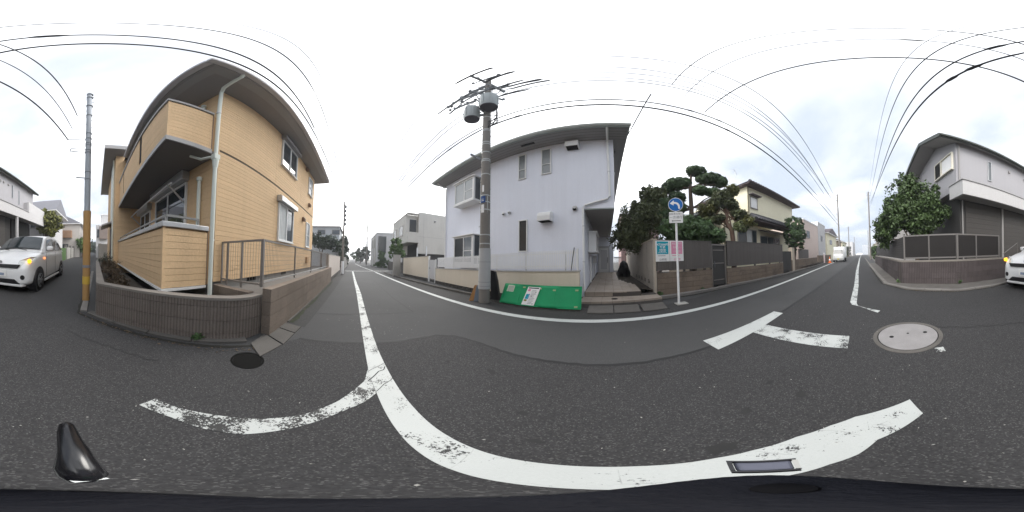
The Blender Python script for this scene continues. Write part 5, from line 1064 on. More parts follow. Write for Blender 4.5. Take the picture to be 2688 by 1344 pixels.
t = thing('garden_wall', 'grey concrete wall beyond the porch of the orange house on the side road', 'wall', (-1, -16, 0)); part('wall_panel', S().box(-.3, -.15, -60, -14.2, 0, 1.75), CONC, t); part('wall_panel', S().box(-4, -.302, -14.35, -14.2, 0, 1.75), CONC, t); part('coping', S().box(-.33, -.12, -60, -14.17, 1.753, 1.8), CONC, t)
simple_house('white house with a brown balcony beyond the orange house porch', -5, .2, -33, -26.2, 5.2, 5.2, WHITEW, GROOF, wins=(('y', -26.2, 1, -.5, .1, 3.2, 4.6),))
simple_house('taller white house end behind the white house with a brown balcony', -8, -.6, -30, -26.3 - 1.0, 7.2, 7.2, WHITEW, GROOF)
top('brown_balcony', S().box(-1.6, -.3, -26.19, -25.6, 3.0, 5.0), mat('taupe_panel', (.22, .18, .16), .8), 'taupe balcony front on the small white house beyond the porch', 'balcony')
for k, (x, y) in enumerate(((1.0, -62), (2.5, -75), (4.6, -58))): tree('far_tree', ['rounded far tree closing the side road, left one', 'rounded far tree closing the side road, middle one', 'rounded far tree closing the side road beside the wall'][k], (x, y, 0), (x, y, 2.5), .15, [(x, y, 3.0, 2.2, 2, 1.8), (x + 1, y, 1.6, 2, 2, 1.6)], 900, .4, LF_DK, group='trees at the end of the side road')

# ---------------------------------------------------------------- houses down the street on the right
simple_house('pale pinkish house behind the round clipped bush', 19.5, 26, 7.6, 14, 5.9, 5.9, mat('salmon_wall', (.60, .50, .45), .85, .06), GROOF, wins=(('y', 7.6, -1, 20.5, 21.8, 3.6, 4.6), ('x', 19.5, -1, 8.3, 9.4, 3.4, 4.6)))
simple_house('narrow white house with a flat roof beside the pale pinkish house', 26.2, 31, 7.6, 14, 6.7, 6.7, WHITEW, GROOF, wins=(('y', 7.6, -1, 27.5, 28.7, 3.6, 4.6),))
simple_house('cream house with a low gabled roof behind the parked truck', 31.5, 42, 7.4, 15, 5.6, 7.2, CREAM2, ROOFR, 'y', .5, wins=(('y', 7.4, -1, 34, 36.5, 3.4, 4.4), ('y', 7.4, -1, 38, 40, 1.2, 2.4)))
simple_house('brown roofed house beyond the cream gabled house', 44, 52, 7.5, 15, 5.0, 7.2, mat('tan_wall', (.4, .32, .24), .85, .08), ROOFR, 'x', .5, wins=(('y', 7.5, -1, 46, 48, 3.2, 4.2),))
simple_house('pale far house on the left side of the distant street', 56, 68, 7.8, 16, 5.6, 7.4, CREAM2, ROOFR, 'x', .5, wins=(('y', 7.8, -1, 58, 60, 3.2, 4.2),))
simple_house('far white apartment house where the right street vanishes', 95, 110, 7, 20, 8, 8, WHITEW, GROOF, wins=(('x', 95, -1, 8, 10, 4, 5.5),))
simple_house('dark roofed house further along the right hand side of the street', 36, 46, -12, -3.2, 4.6, 6.2, mat('tan_wall2', (.45, .4, .35), .85, .08), ROOFR, 'x', .5, wins=(('y', -3.2, 1, 38, 40, 2.2, 3.4),))
simple_house('low brown roofed house far along the right hand side of the street', 52, 66, -13, -3.4, 4.2, 6.0, CREAM2, ROOFR, 'x', .5)
simple_house('hazy far block at the very end of the right street', 130, 145, -14, 2, 7.5, 7.5, mat('hazy_wall', (.5, .53, .58), .9, .05), GROOF)
for k, (x, y, h) in enumerate(((47.5, 6.2, 3.6), (53.5, 6.6, 3.0), (72, 7.2, 4.5), (30, -2.0, 2.6), (48.5, -2.4, 3.0))):
    tree('street_tree', ['bushy tree at the fence of the brown roofed house', 'low yellow green bush just beyond the brown roofed house', 'round tree in front of the pale far house', 'small bush behind the slim pole on the right verge', 'far bush before the low brown roofed house'][k], (x, y, 0), (x, y, h * .6), .1, [(x, y, h * .68, 1.1, .9, h * .32), (x + .6, y, h * .38, 1.2, .9, h * .3)], 1000, .26, [LF_SHR, LF_YEL, LF_DK, LF_BRI, LF_SHR][k], group='bushes along the far street')
for x0, x1, y, lab in ((22, 30.5, 6.5, 'brown block wall before the white and pale pinkish houses'), (46, 70, 7.0, 'low brown wall along the far street')):
    t = thing('street_wall', lab, 'wall', (x0, y, 0)); part('wall_panel', S().box(x0, x1, y, y + .15, 0, 1.1), BLKB, t); part('coping', S().box(x0 - .02, x1 + .02, y - .02, y + .17, 1.103, 1.15), CAPM, t)
t = thing('traffic_cone', 'orange traffic cone standing beside the parked truck', 'cone', (22.6, 5.0, 0)); part('base', S().box(22.35, 22.85, 4.75, 5.25, 0, .06), mat('cone_orange', (.75, .16, .03), .5), t); part('cone', S().lathe([(.2, .06), (.04, .9), (0, .9)], 22.6, 5.0, 14), mat('cone_orange', (.75, .16, .03), .5), t)
part('band', S().lathe([(.148, .37), (.108, .58)], 22.6, 5.0, 14), WHITEP, t)
t = thing('barrier_banner', 'white and red work banner post near the traffic cone', 'banner', (21.9, 5.6, 0)); part('board', S().box(21.6, 22.2, 5.58, 5.62, .0, 1.5), WHITEP, t); part('red_band', S().box(21.6, 21.75, 5.565, 5.575, .1, 1.3), mat('red_band', (.6, .08, .05), .5), t)
# ================================================================ vehicles
def loft(st, n=20):
    """sections along y: (y, half width at sill, half width at belt, z low, z top, crown)"""
    s = S(); rows = []
    for (y, w0, w1, z0, z1, cr_) in st:
        h = z1 - z0
        half = [(0, z0), (w0 * .7, z0), (w0 * .95, z0 + .03 * h + .015), (w0, z0 + .16 * h), (w0 * 1.005, z0 + .42 * h), ((w0 + w1) / 2 * 1.005, z0 + .66 * h), (w1, z0 + .86 * h), (w1 * .955, z0 + .955 * h), (w1 * .84, z1), (w1 * .45, z1 + cr_ * .8), (0, z1 + cr_)]
        rows.append([(x, y, z) for x, z in half] + [(-x, y, z) for x, z in half[-2:0:-1]])
    k = len(rows[0]); vs = [v for r in rows for v in r]
    fs = [(i * k + j, i * k + (j + 1) % k, (i + 1) * k + (j + 1) % k, (i + 1) * k + j) for i in range(len(rows) - 1) for j in range(k)]
    fs += [tuple(range(k)), tuple(range((len(rows) - 1) * k, len(rows) * k))[::-1]]
    return s.add(vs, fs)
def wheel(par, x, y, r, w, sg):
    wl = part('wheel', S().tube([(x - w / 2, y, r), (x - w / 2 + .02, y, r), (x + w / 2 - .02, y, r), (x + w / 2, y, r)], [r * .92, r, r, r * .92], 28), RUBBER, par, True)
    xo = x + sg * w / 2
    link('rim', S().tube([(xo - sg * .01, y, r), (xo + sg * .012, y, r)], r * .66, 24), RIM, wl)
    for k in range(7):
        a = k * 2 * math.pi / 7
        link('spoke_gap', S().beam((xo + sg * .0125, y + r * .30 * math.cos(a), r + r * .30 * math.sin(a)), (xo + sg * .0125, y + r * .56 * math.cos(a), r + r * .56 * math.sin(a)), .007, r * .17, (1, 0, 0)), BLACKM, wl)
    link('hub', S().tube([(xo, y, r), (xo + sg * .02, y, r)], r * .13, 12), RIM, wl)
car = thing('parked_car', 'small white hatchback facing the junction with its turn signal lit', 'car', (2.56, -5.8, 0), rot=1e-6)
# local: +y is the nose; half length 2.05
body = [(2.06, .60, .58, .30, .52, .0), (2.03, .74, .72, .26, .70, .01), (1.95, .84, .82, .22, .84, .02), (1.78, .90, .88, .21, .97, .04), (1.45, .925, .90, .21, 1.07, .05), (1.0, .93, .905, .21, 1.15, .05), (.4, .93, .905, .22, 1.16, .02), (-.6, .93, .905, .22, 1.17, .02), (-1.5, .93, .895, .24, 1.19, .02), (-1.85, .90, .87, .28, 1.2, .02), (-2.02, .84, .80, .34, 1.15, .0), (-2.06, .70, .66, .42, 1.0, .0)]
bd = part('body', loft(body), CARW, car, True)
sm = bd.modifiers.new('smooth', 'SUBSURF'); sm.levels = 1; sm.render_levels = 2
def gh_ring(y, z, w, inset=0): return [(w, y, z), (-w, y, z)]
# cabin: windscreen base, roof, rear
cabin = S()
pts = {'a': (.84, 1.02, 1.13), 'b': (.71, .28, 1.60), 'c': (.70, -.5, 1.69), 'd': (.69, -1.35, 1.63), 'e': (.80, -1.98, 1.14)}
P = lambda k, sx=1, g=0: (sx * (pts[k][0] + g), pts[k][1], pts[k][2])
prof = [(1.06, 1.10, .845), (.98, 1.16, .835), (.62, 1.42, .765), (.32, 1.595, .72), (.1, 1.655, .71), (-.5, 1.70, .71), (-1.2, 1.655, .70), (-1.55, 1.58, .70), (-1.75, 1.42, .735), (-1.98, 1.14, .80)]
rows = []
for (y, z, w) in prof: rows.append([(w, y, z), (w * .86, y + .0, z + .035), (w * .45, y, z + .055), (0, y, z + .06), (-w * .45, y, z + .055), (-w * .86, y, z + .035), (-w, y, z)])
vs = [v for r in rows for v in r]; fs = [(i * 7 + j, i * 7 + j + 1, (i + 1) * 7 + j + 1, (i + 1) * 7 + j) for i in range(len(rows) - 1) for j in range(6)]
cabin.add(vs, fs)
for sx in (1, -1):
    side = [(sx * w, y, z) for (y, z, w) in prof]; base = [(sx * .875, y, 1.10) for (y, z, w) in prof]
    n_ = len(prof); cabin.add(side + base, [(i, i + 1, n_ + i + 1, n_ + i) for i in range(n_ - 1)])
part('cabin', cabin, CARW, car, True)
def glassq(q, nm): return part(nm, S().add(q, [tuple(range(len(q)))]), CARG, car)
rowsg = []
for (y, z, w) in ((.985, 1.165, .79), (.62, 1.428, .725), (.36, 1.58, .675)):
    rowsg.append([(w * k, y + .03, z + .045 + .062 * (1 - abs(k) ** 1.6)) for k in (-1, -.6, -.3, 0, .3, .6, 1)])
part('windscreen', S().add([v for r in rowsg for v in r], [(i * 7 + j, i * 7 + j + 1, (i + 1) * 7 + j + 1, (i + 1) * 7 + j) for i in range(2) for j in range(6)]), CARG, car, True)
for sx in (1, -1):
    wq = [(.86, .66, 1.17), (.725, .22, 1.56), (.722, -.28, 1.615), (.865, -.28, 1.17)]
    glassq([(sx * (a + .022), b, c) for a, b, c in wq], 'side_window')
    wq = [(.865, -.36, 1.17), (.722, -.36, 1.615), (.715, -1.1, 1.585), (.865, -1.2, 1.17)]
    glassq([(sx * (a + .022), b, c) for a, b, c in wq], 'side_window')
    wq = [(.86, -1.28, 1.18), (.725, -1.18, 1.56), (.735, -1.5, 1.5), (.845, -1.75, 1.2)]
    glassq([(sx * (a + .022), b, c) for a, b, c in wq], 'side_window')
    m_ = part('mirror', S().box(sx * .90, sx * 1.12, .60, .72, 1.16, 1.31), CARW, car, True, bev=.04)
    hl = part('headlight', S().add([(sx * .52, 2.035, .76), (sx * .80, 1.90, .78), (sx * .90, 1.66, .86), (sx * .90, 1.60, .99), (sx * .80, 1.78, 1.0), (sx * .55, 1.965, .90)], [(0, 1, 2, 3, 4, 5)]), LENS, car)
    hl.modifiers.new('thick', 'SOLIDIFY').thickness = .05
    if sx < 0 or True:
        part('turn_signal', S().tube([(sx * .80, 1.88, .89), (sx * .845, 1.955, .89)], [.06, .045], 12), AMBER, hl, True)
    part('side_marker', S().tube([(sx * .90, .98, .93), (sx * .955, .98, .93)], [.045, .03], 10), AMBER2, car, True)
    part('fog_lamp', S().tube([(sx * .66, 1.96, .46), (sx * .665, 2.045, .46)], [.075, .065], 12), BLACKM, car, True)
    for y in (1.42, -1.38):
        part('wheel_arch', S().tube([(sx * .70, y, .33), (sx * .936, y, .33)], .385, 28), BLACKM, car)
        wheel(car, sx * .845, y, .315, .2, sx)
    part('door_seam', S().box(sx * .934, sx * .938, -.325, -.315, .32, 1.12), BLACKM, car)
    part('door_seam', S().box(sx * .934, sx * .938, .80, .81, .32, 1.10), BLACKM, car)
    part('door_handle', S().box(sx * .925, sx * .955, -.25, -.08, .96, .99), CARW, car)
    part('sill', S().box(sx * .90, sx * .945, -.95, .95, .2, .27), CARW, car, bev=.015)
part('upper_grille', S().hexa([(-.52, 2.01, .70), (.52, 2.01, .70), (.52, 2.06, .70), (-.52, 2.06, .70), (-.60, 2.0, .80), (.60, 2.0, .80), (.60, 2.035, .80), (-.60, 2.035, .80)]), BLACKM, car, bev=.01)
part('lower_grille', S().hexa([(-.60, 2.0, .28), (.60, 2.0, .28), (.60, 2.072, .28), (-.60, 2.072, .28), (-.44, 2.02, .40), (.44, 2.02, .40), (.44, 2.078, .40), (-.44, 2.078, .40)]), BLACKM, car, bev=.01)
part('bumper_lip', S().hexa([(-.72, 1.9, .20), (.72, 1.9, .20), (.66, 2.07, .20), (-.66, 2.07, .20), (-.72, 1.9, .265), (.72, 1.9, .265), (.66, 2.08, .265), (-.66, 2.08, .265)]), CARW, car, bev=.015)
pl_ = part('number_plate', S().box(-.19, .19, 2.075, 2.09, .46, .65), PAPER, car)
part('plate_print', S().box(-.13, .13, 2.091, 2.093, .49, .56), mat('plate_blue', (.25, .3, .4), .6), pl_); part('emblem', S().tube([(0, 2.03, .865), (0, 2.05, .86)], .045, 14), SILV, car)
for sx in (-.35, .3): part('wiper', S().beam((sx, 1.07, 1.185), (sx + .38, .95, 1.255), .018, .015), BLACKM, car)
part('underbody_shade', S().box(-.78, .78, -1.85, 1.85, .15, .3), BLACKM, car)  # black slab added low down to deepen the shade under the car
car.location = (2.55, -5.85, 0)
# the truck far down the street
tk = thing('parked_truck', 'small white box van parked far down the street by the traffic cone', 'truck', (36.5, 5.35, 0), rot=R(90) + 1e-6)
part('cab', loft([(1.6, .78, .74, .35, 1.0, .0), (1.5, .82, .78, .3, 1.3, .02), (1.1, .84, .74, .3, 2.0, .03), (.6, .84, .74, .3, 2.05, .03)]), CARW, tk, True)
part('cargo_box', S().box(-.88, .88, -1.9, .55, .6, 2.35), CARW, tk, bev=.04); part('chassis', S().box(-.7, .7, -1.9, 1.2, .3, .59), BLACKM, tk)
part('windscreen', S().add([(.70, 1.545, 1.25), (-.70, 1.545, 1.25), (-.64, 1.22, 1.9), (.64, 1.22, 1.9)], [(0, 1, 2, 3)]), CARG, tk); part('bumper', S().box(-.8, .8, 1.58, 1.66, .38, .62), STEELL, tk)
for sx in (1, -1):
    for y in (1.0, -1.2): wheel(tk, sx * .76, y, .3, .2, sx)
    part('headlight', S().tube([(sx * .6, 1.55, .8), (sx * .6, 1.63, .8)], .11, 12), LENS, tk)
part('number_plate', S().box(-.17, .17, 1.665, 1.675, .42, .58), mat('plate_yellow', (.6, .5, .1), .6), tk)
tk.location = (25.6, 4.0, 0); tk.rotation_euler[2] = R(90)
top('distant_car', loft([(1.9, .7, .68, .3, .7, 0), (1.6, .8, .78, .25, .95, 0), (.9, .82, .7, .25, 1.5, .03), (-1.4, .82, .7, .25, 1.5, .03), (-1.8, .8, .7, .3, 1.0, 0)]), CARW, 'tiny white car far away where the right street vanishes', 'car').location = (92, 3.2, 0)
# ================================================================ road sign
sg = thing('road_sign', 'blue round left turn arrow sign over a white one way plate on a white pole', 'road sign', (1.78, 3.97, 0))
part('base_plate', S().box(1.68, 2.0, 3.84, 4.08, .0, .025), CONC, sg, bev=.005)
part('pole', S().tube([(1.78, 3.985, .0), (1.77, 3.985, 2.95)], .031, 14), WHITEP, sg, True)
nrm_ = Vector((-1.765, -3.97, -.15)).normalized(); cen = Vector((1.765, 3.97, 2.725)) + nrm_ * .05
xd = Vector((-nrm_.y, nrm_.x, 0)).normalized(); yd = nrm_.cross(xd); yd = yd if yd.z > 0 else -yd
if xd.x < 0: xd = -xd
W = lambda u, v, d=0.0: cen + xd * u + yd * v + nrm_ * d
def disc(r, d0, d1, n=40):
    s = S(); vs = [W(r * math.cos(2 * math.pi * k / n), r * math.sin(2 * math.pi * k / n), d0) for k in range(n)] + [W(r * math.cos(2 * math.pi * k / n), r * math.sin(2 * math.pi * k / n), d1) for k in range(n)]
    return s.add(vs, [tuple(range(n)), tuple(range(n, 2 * n))] + [(k, (k + 1) % n, n + (k + 1) % n, n + k) for k in range(n)])
dk = part('disc', disc(.198, 0, .012), WHITEP, sg); part('blue_face', disc(.186, .0125, .0145), BLUES, dk)
arw = [(-.155, .045), (-.05, .125), (-.045, .075), (.02, .075), (.075, .045), (.115, -.02), (.125, -.115), (.07, -.115), (.06, -.045), (.035, -.01), (.0, .012), (-.042, .015), (-.038, -.03)]
arw = [(-.155, .035), (-.045, .125), (-.047, .078), (.015, .072), (.07, .042), (.108, -.02), (.118, -.125), (.066, -.125), (.058, -.045), (.035, -.005), (.0, .016), (-.05, .022), (-.052, -.03)]
part('arrow', S().add([W(u, v, .016) for u, v in arw], [tuple(range(len(arw)))]), WHITEP, dk)
cen2 = cen + yd * -.365
W2 = lambda u, v, d=0.0: cen2 + xd * u + yd * v + nrm_ * d
def plate(w, h, d0, d1, r=.02):
    o = [(w / 2 - r + r * math.cos(a), h / 2 - r + r * math.sin(a)) for a in [i * math.pi / 8 for i in range(5)]]
    o += [(-x, y) for x, y in o[::-1]]; o += [(x, -y) for x, y in o[::-1]]
    n = len(o); return S().add([W2(u, v, d0) for u, v in o] + [W2(u, v, d1) for u, v in o], [tuple(range(n)), tuple(range(n, 2 * n))] + [(k, (k + 1) % n, n + (k + 1) % n, n + k) for k in range(n)])
pp_ = part('text_plate', plate(.365, .31, 0, .01), WHITEP, sg)
text('自転車を除く', .062, W2(0, .075, .0115), xd, yd, INKG, pp_, bold=.0005); text('一方通行', .086, W2(0, -.03, .0115), xd, yd, INKG, pp_, bold=.0005)
ar2 = [(-.12, -.098), (-.085, -.078), (-.085, -.090), (.125, -.090), (.125, -.106), (-.085, -.106), (-.085, -.118)]
part('arrow', S().add([W2(u, v, .0115) for u, v in ar2], [tuple(range(7))]), INK, pp_)
for z in (2.36, 2.73): part('bracket', S().box(1.74, 1.80, 3.955, 3.985, z - .015, z + .015), SILV, sg)

# ================================================================ utility poles
def pole_bands(t, x, y, zs, r):
    for z in zs: part('band', S().tube([(x, y, z), (x, y, z + .03)], r(z) + .007, 18), STEELL, t)
mp = thing('utility_pole', 'big concrete utility pole carrying two grey transformers before the lilac house', 'utility pole', (-3.31, 3.46, 0))
px_, py_ = -3.31, 3.46
rr = lambda z: .165 - .0065 * z
part('shaft', S().tube([(px_, py_, 0), (px_, py_, 5), (px_, py_, 11.15)], [rr(0), rr(5), rr(11.15)], 22), POLEC, mp, True)
part('sheath', S().tube([(px_, py_, .42), (px_, py_, 1.6)], [rr(.4) + .02, rr(1.6) + .016], 22), POLEG, mp, True)
for z in (.5, .62, 1.2): part('sheath_seam', S().tube([(px_, py_, z), (px_, py_, z + .012)], rr(z) + .023, 22), INKG, mp)
part('side_conduit', S().tube([(px_ + .12, py_ - .05, .3), (px_ + .12, py_ - .05, 3.2)], .018, 8), STEELL, mp, True)
pole_bands(mp, px_, py_, (1.72, 1.98, 2.75, 3.0, 3.22, 4.0, 4.55, 4.62, 4.95, 5.35, 5.45, 6.1, 6.18, 7.0, 7.6), rr)
vdir = Vector((-px_, -py_, 0)).normalized()
def poleplate(z0, z1, w, m, ang, name):
    s = S(); a0 = math.atan2(vdir.y, vdir.x) + ang; r = rr(z0) + .009; n = 5
    A = [(px_ + r * math.cos(a0 + (k / n - .5) * w), py_ + r * math.sin(a0 + (k / n - .5) * w)) for k in range(n + 1)]
    return part(name, s.add([(*p, z0) for p in A] + [(*p, z1) for p in A], [(k, k + 1, n + 2 + k, n + 1 + k) for k in range(n)]), m, mp, True)
poleplate(2.98, 3.2, 1.1, mat('plate_navy', (.02, .07, .22), .5), -.55, 'blue_plate'); poleplate(2.66, 2.92, .6, WHITEP, -.55, 'white_plate'); poleplate(3.34, 3.58, .38, WHITEP, -.5, 'white_plate')
for k in range(3): poleplate(3.03 + k * .05, 3.055 + k * .05, .5, WHITEP, -.55, 'plate_text').scale = (1, 1, 1)
for k in range(13): part('step_bolt', S().beam((px_ + .1 * (-1) ** k, py_, 1.9 + k * .38), (px_ + (.1 + .13) * (-1) ** k, py_ - .03, 1.9 + k * .38), .016), STEEL, mp)
part('street_lamp', S().beam((px_ - .12, py_ - .1, 4.68), (px_ - .36, py_ - .3, 4.95), .11, .05), STEEL, mp, bev=.01)
def xarm(p, q, w=.10): part('crossarm', S().beam(p, q, w, w), STEEL, mp)
xarm((-3.32, 2.72, 10.56), (-3.32, 4.32, 10.56)); xarm((-3.2, 3.40, 10.15), (-5.55, 3.40, 10.12)); xarm((-3.9, 3.3, 11.0), (-2.8, 3.4, 11.05), .05)
xarm((-4.8, 3.4, 10.08), (-3.4, 3.42, 7.55), .05); xarm((-3.9, 3.4, 10.1), (-3.4, 3.42, 9.5), .045); xarm((-4.1, 3.0, 8.6), (-2.7, 3.0, 8.6), .05); xarm((-3.7, 3.0, 9.4), (-2.6, 3.5, 9.3), .05)
def insul(p, d=(0, 0, 1), r=.07):
    p = Vector(p); d = Vector(d)
    part('insulator', S().tube([p, p + d * .05, p + d * .051, p + d * .1, p + d * .101, p + d * .16], [r * .5, r * .5, r, r * .9, r * .55, r * .5], 8), STEEL, mp)
for p in ((-5.5, 3.4, 10.17), (-5.1, 3.4, 10.17), (-4.6, 3.4, 10.17), (-4.1, 3.4, 10.17), (-3.32, 2.76, 10.6), (-3.32, 3.0, 10.6), (-3.32, 4.28, 10.6), (-2.85, 3.4, 11.07), (-3.85, 3.3, 11.03), (-4.0, 3.0, 8.63), (-2.75, 3.0, 8.63)): insul(p)
for p in ((-4.55, 3.4, 9.95), (-5.2, 3.4, 9.93), (-5.45, 3.5, 9.9)): part('cutout', S().tube([p, (p[0] + .02, p[1] - .03, p[2] - .14)], [.07, .05], 10), BLACKM, mp, True)
for (y, x0, x1) in ((2.74, -4.1, -2.5), (3.3, -3.2, -2.2), (4.28, -3.0, -1.6), (4.1, -3.0, -1.8)): part('line_sleeve', S().tube([(x0, y, 10.62), (x0 + .1, y, 10.62), (x1 - .1, y, 10.6), (x1, y, 10.6)], [.02, .045, .045, .02], 6), WIREM, mp, True)
for k, (p, q) in enumerate((((-3.5, 2.9, 9.0), (-3.1, 4.0, 9.0)), ((-4.4, 3.25, 9.6), (-2.6, 3.55, 9.6)), ((-3.7, 3.3, 8.75), (-4.7, 3.2, 8.9)))):
    xarm(p, q, .07)
    for u in (0, .35, .7, 1): insul(Vector(p).lerp(Vector(q), u) + Vector((0, 0, .03)), (0, 0, 1), .06)
for (x0, y0, x1, y1, z) in ((-3.3, 3.2, -2.1, 3.1, 10.15), (-3.3, 3.5, -2.0, 3.5, 9.6), (-3.3, 3.7, -2.0, 3.8, 9.0), (-5.4, 3.4, -6.3, 3.35, 10.2), (-4.6, 3.45, -5.6, 3.5, 9.55), (-3.3, 4.0, -1.7, 4.1, 10.5)):
    part('line_sleeve', S().tube([(x0, y0, z), (x0 * .9 + x1 * .1, y0, z), (x0 * .15 + x1 * .85, y1, z - .03), (x1, y1, z - .03)], [.018, .04, .04, .015], 6), WIREM, mp, True)
for k in range(14):
    a = random.uniform(0, 6.28); z = random.uniform(8.2, 10.6); q = (px_ + random.uniform(-1.6, .7), py_ + random.uniform(-.5, .7), z + random.uniform(-.4, .4))
    p = (px_ + .12 * math.cos(a), py_ + .12 * math.sin(a), z)
    part('jumper_wire', S().tube([p, Vector(p).lerp(Vector(q), .5) + Vector((0, 0, -.22)), q], .014, 5), WIREM, mp)
def transformer(c, z0, z1, r, lab):
    t = part('transformer', S().lathe([(r * .93, z0 + .03), (r, z0 + .06), (r, z1 - .08), (r * .95, z1 - .03), (0, z1)], c[0], c[1], 26), TRANS, mp, True)
    link('base_ring', S().lathe([(r * .98, z0), (r * .98, z0 + .04), (r * .9, z0 + .04)], c[0], c[1], 26), mat('dark_base', (.04, .035, .05), .7), t)
    for k in range(7):
        a = 2 * math.pi * k / 7 + .3; link('cooling_fin', S().beam((c[0] + r * math.cos(a), c[1] + r * math.sin(a), z0 + .15), (c[0] + r * math.cos(a), c[1] + r * math.sin(a), z1 - .12), .03, .05, (math.cos(a), math.sin(a), 0)), TRANS, t)
    for k in range(3): link('bushing', S().tube([(c[0] - .12 + .12 * k, c[1], z1 - .05), (c[0] - .12 + .12 * k, c[1], z1 + .16)], [.04, .025], 8), STEELL, t)
    link('hanger', S().beam((c[0], c[1], z0 + .25), (px_, py_, z0 + .25), .07, .12), STEEL, t)
transformer((-3.02, 3.22), 7.35, 8.35, .27, 'a'); transformer((-3.72, 3.2), 7.05, 7.95, .25, 'b')
for k in range(16):
    a = random.uniform(0, 6.28); z = random.uniform(6.3, 9.8)
    p = (px_ + .13 * math.cos(a), py_ + .13 * math.sin(a), z); q = (px_ + random.uniform(.15, .6) * math.cos(a), py_ + .4 * math.sin(a), z + random.uniform(-.5, .7))
    part('jumper_wire', S().tube([p, Vector(p).lerp(Vector(q), .5) + Vector((0, 0, -.15)), q], .018, 5), WIREM, mp)
for k in range(4): part('wire_loop', S().tube([(px_ + .15, py_ - .1, 6.2 + k * .12), (px_ + .5, py_ - .1, 6.25 + k * .2), (px_ + .45, py_ - .1, 6.8 + k * .25), (px_ + .15, py_ - .1, 7.0 + k * .2)], .014, 5), WIREM, mp)
# slim pole by the planter
lp = thing('utility_pole', 'slim pole with an orange and yellow guard beside the planter wall', 'utility pole', (.24, -3.71, 0))
part('shaft', S().tube([(.24, -3.71, 0), (.24, -3.71, 3.5), (.25, -3.71, 6.5)], [.075, .068, .052], 16), mat('blue_grey_pole', (.33, .36, .40), .7, .12, 3, streak=.08), lp, True)
part('guard', S().tube([(.24, -3.71, .02), (.24, -3.71, 2.1)], [.083, .090], 16), YELB, lp, True)
part('guard', S().tube([(.24, -3.71, .42), (.24, -3.71, .60)], .090, 16), YELY, lp); part('guard_strap', S().tube([(.24, -3.71, .80), (.24, -3.71, .86)], .095, 14), INKG, lp)
for z in [2.9, 3.1, 3.7, 3.78, 3.95, 4.02, 4.2, 4.4, 5.2, 5.7, 6.2, 6.4]: part('band', S().tube([(.24, -3.71, z), (.24, -3.71, z + .02)], .075, 12), STEEL, lp)
for z, x1 in ((4.17, .70), (3.84, .63), (3.74, .6), (2.95, .5)): part('arm', S().tube([(.24, -3.71, z), (x1, -3.66, z + .01)], .013, 6), STEEL, lp)
part('arm_link', S().tube([(.62, -3.66, 3.74), (.63, -3.66, 3.84)], .012, 5), STEEL, lp)
for k in range(12): part('step_bolt', S().beam((.24, -3.71, 4.5 + k * .16), (.24 + .1 * (-1) ** k, -3.71, 4.5 + k * .16), .012), STEEL, lp)
def small_pole(x, y, h, r, lab, grp=None, bands=True, white=False):
    t = thing('utility_pole', lab, 'utility pole', (x, y, 0), grp)
    part('shaft', S().tube([(x, y, 0), (x, y, h)], [r, r * .65], 12), POLEC, t, True)
    for k in range(3 if bands else 0): part('crossarm', S().beam((x - .05, y - .5 + .1 * k, h - .25 - .55 * k), (x - .05, y + .5 - .1 * k, h - .25 - .55 * k), .06), STEEL, t)
    for k in range(5): part('insulator', S().tube([(x + .12, y + .1, h - .6 - k * .35), (x + .12, y + .1, h - .4 - k * .35)], .08, 6), STEEL, t)
    if white: part('guard', S().tube([(x, y, .05), (x, y, 1.0)], r * 1.25, 12), WHITEP, t)
    return t
small_pole(-12.3, -.78, 5.7, .09, 'slim dark pole on the left verge past the plaster wall', white=True, bands=False)
small_pole(-35, 2.9, 9.5, .16, 'far pole with crossarm beyond the white house with the tall window')
small_pole(-60, 1.2, 8.5, .16, 'farthest pole at the left end of the street')
small_pole(30.3, 4.75, 13.0, .17, 'tall pole on the left verge behind the parked truck')
small_pole(29.9, -1.0, 13.0, .16, 'tall pole on the right verge beyond the big tree')
for k, (x, y, h) in enumerate(((58, 5.6, 11), (70, -1.6, 11), (95, 5.9, 11))): small_pole(x, y, h, .17, ['distant pole on the left verge, nearest of those past the truck', 'distant pole on the right verge past the bushes', 'distant pole on the left verge, farthest one'][k], 'poles down the right street')
# ================================================================ overhead cables
def cable(lab, p, q, r, sag, extra=(), n=26):
    r = r + (.0075 if p[1] > 0 and q[1] > 0 else .003 if p[1] > 0 else .0008)
    p = Vector(p); q = Vector(q)
    pts = [p.lerp(q, i / n) - Vector((0, 0, sag * 4 * (i / n) * (1 - i / n))) for i in range(n + 1)]
    o = top('overhead_cable', S().tube(pts, r, 5), WIREM, lab, 'cable', 'overhead cables', True)
    for u in extra: part('splice', S().tube([p.lerp(q, u) - Vector((0, 0, sag * 4 * u * (1 - u))) + (q - p).normalized() * d for d in (-.10, -.05, .05, .10)], [r, r + .010, r + .010, r], 6), WIREM, o)
    return o
E1 = (30.3, 4.7)
cable('thick lower cable from the transformer pole to the right street pole', (-3.2, 3.4, 6.3), (*E1, 6.6), .022, .12, (.03, .2))
cable('second cable above the thick one towards the right street pole', (-3.2, 3.4, 6.62), (*E1, 7.3), .014, .12, (.16, .19))
cable('thin upper cable along the far side of the street to the right', (-3.1, 3.4, 8.4), (*E1, 8.3), .009, .15)
cable('thin top cable high over the far side of the street', (-3.1, 3.9, 10.6), (*E1, 9.3), .008, .3)
cable('thin high cable from the upper crossarm towards the right street', (-2.4, 3.3, 10.2), (*E1, 10.2), .008, 1.2)
cable('cable with dark splices running left from the transformer pole', (-3.45, 3.4, 6.32), (-35, 2.9, 6.6), .018, .25, (.055, .11))
cable('short cable just above the spliced one running left', (-3.4, 3.4, 6.5), (-35, 2.9, 7.2), .010, .3)
cable('near end high voltage line running left from the top crossarm', (-3.32, 2.76, 10.72), (-35, 2.6, 9.4), .010, .2)
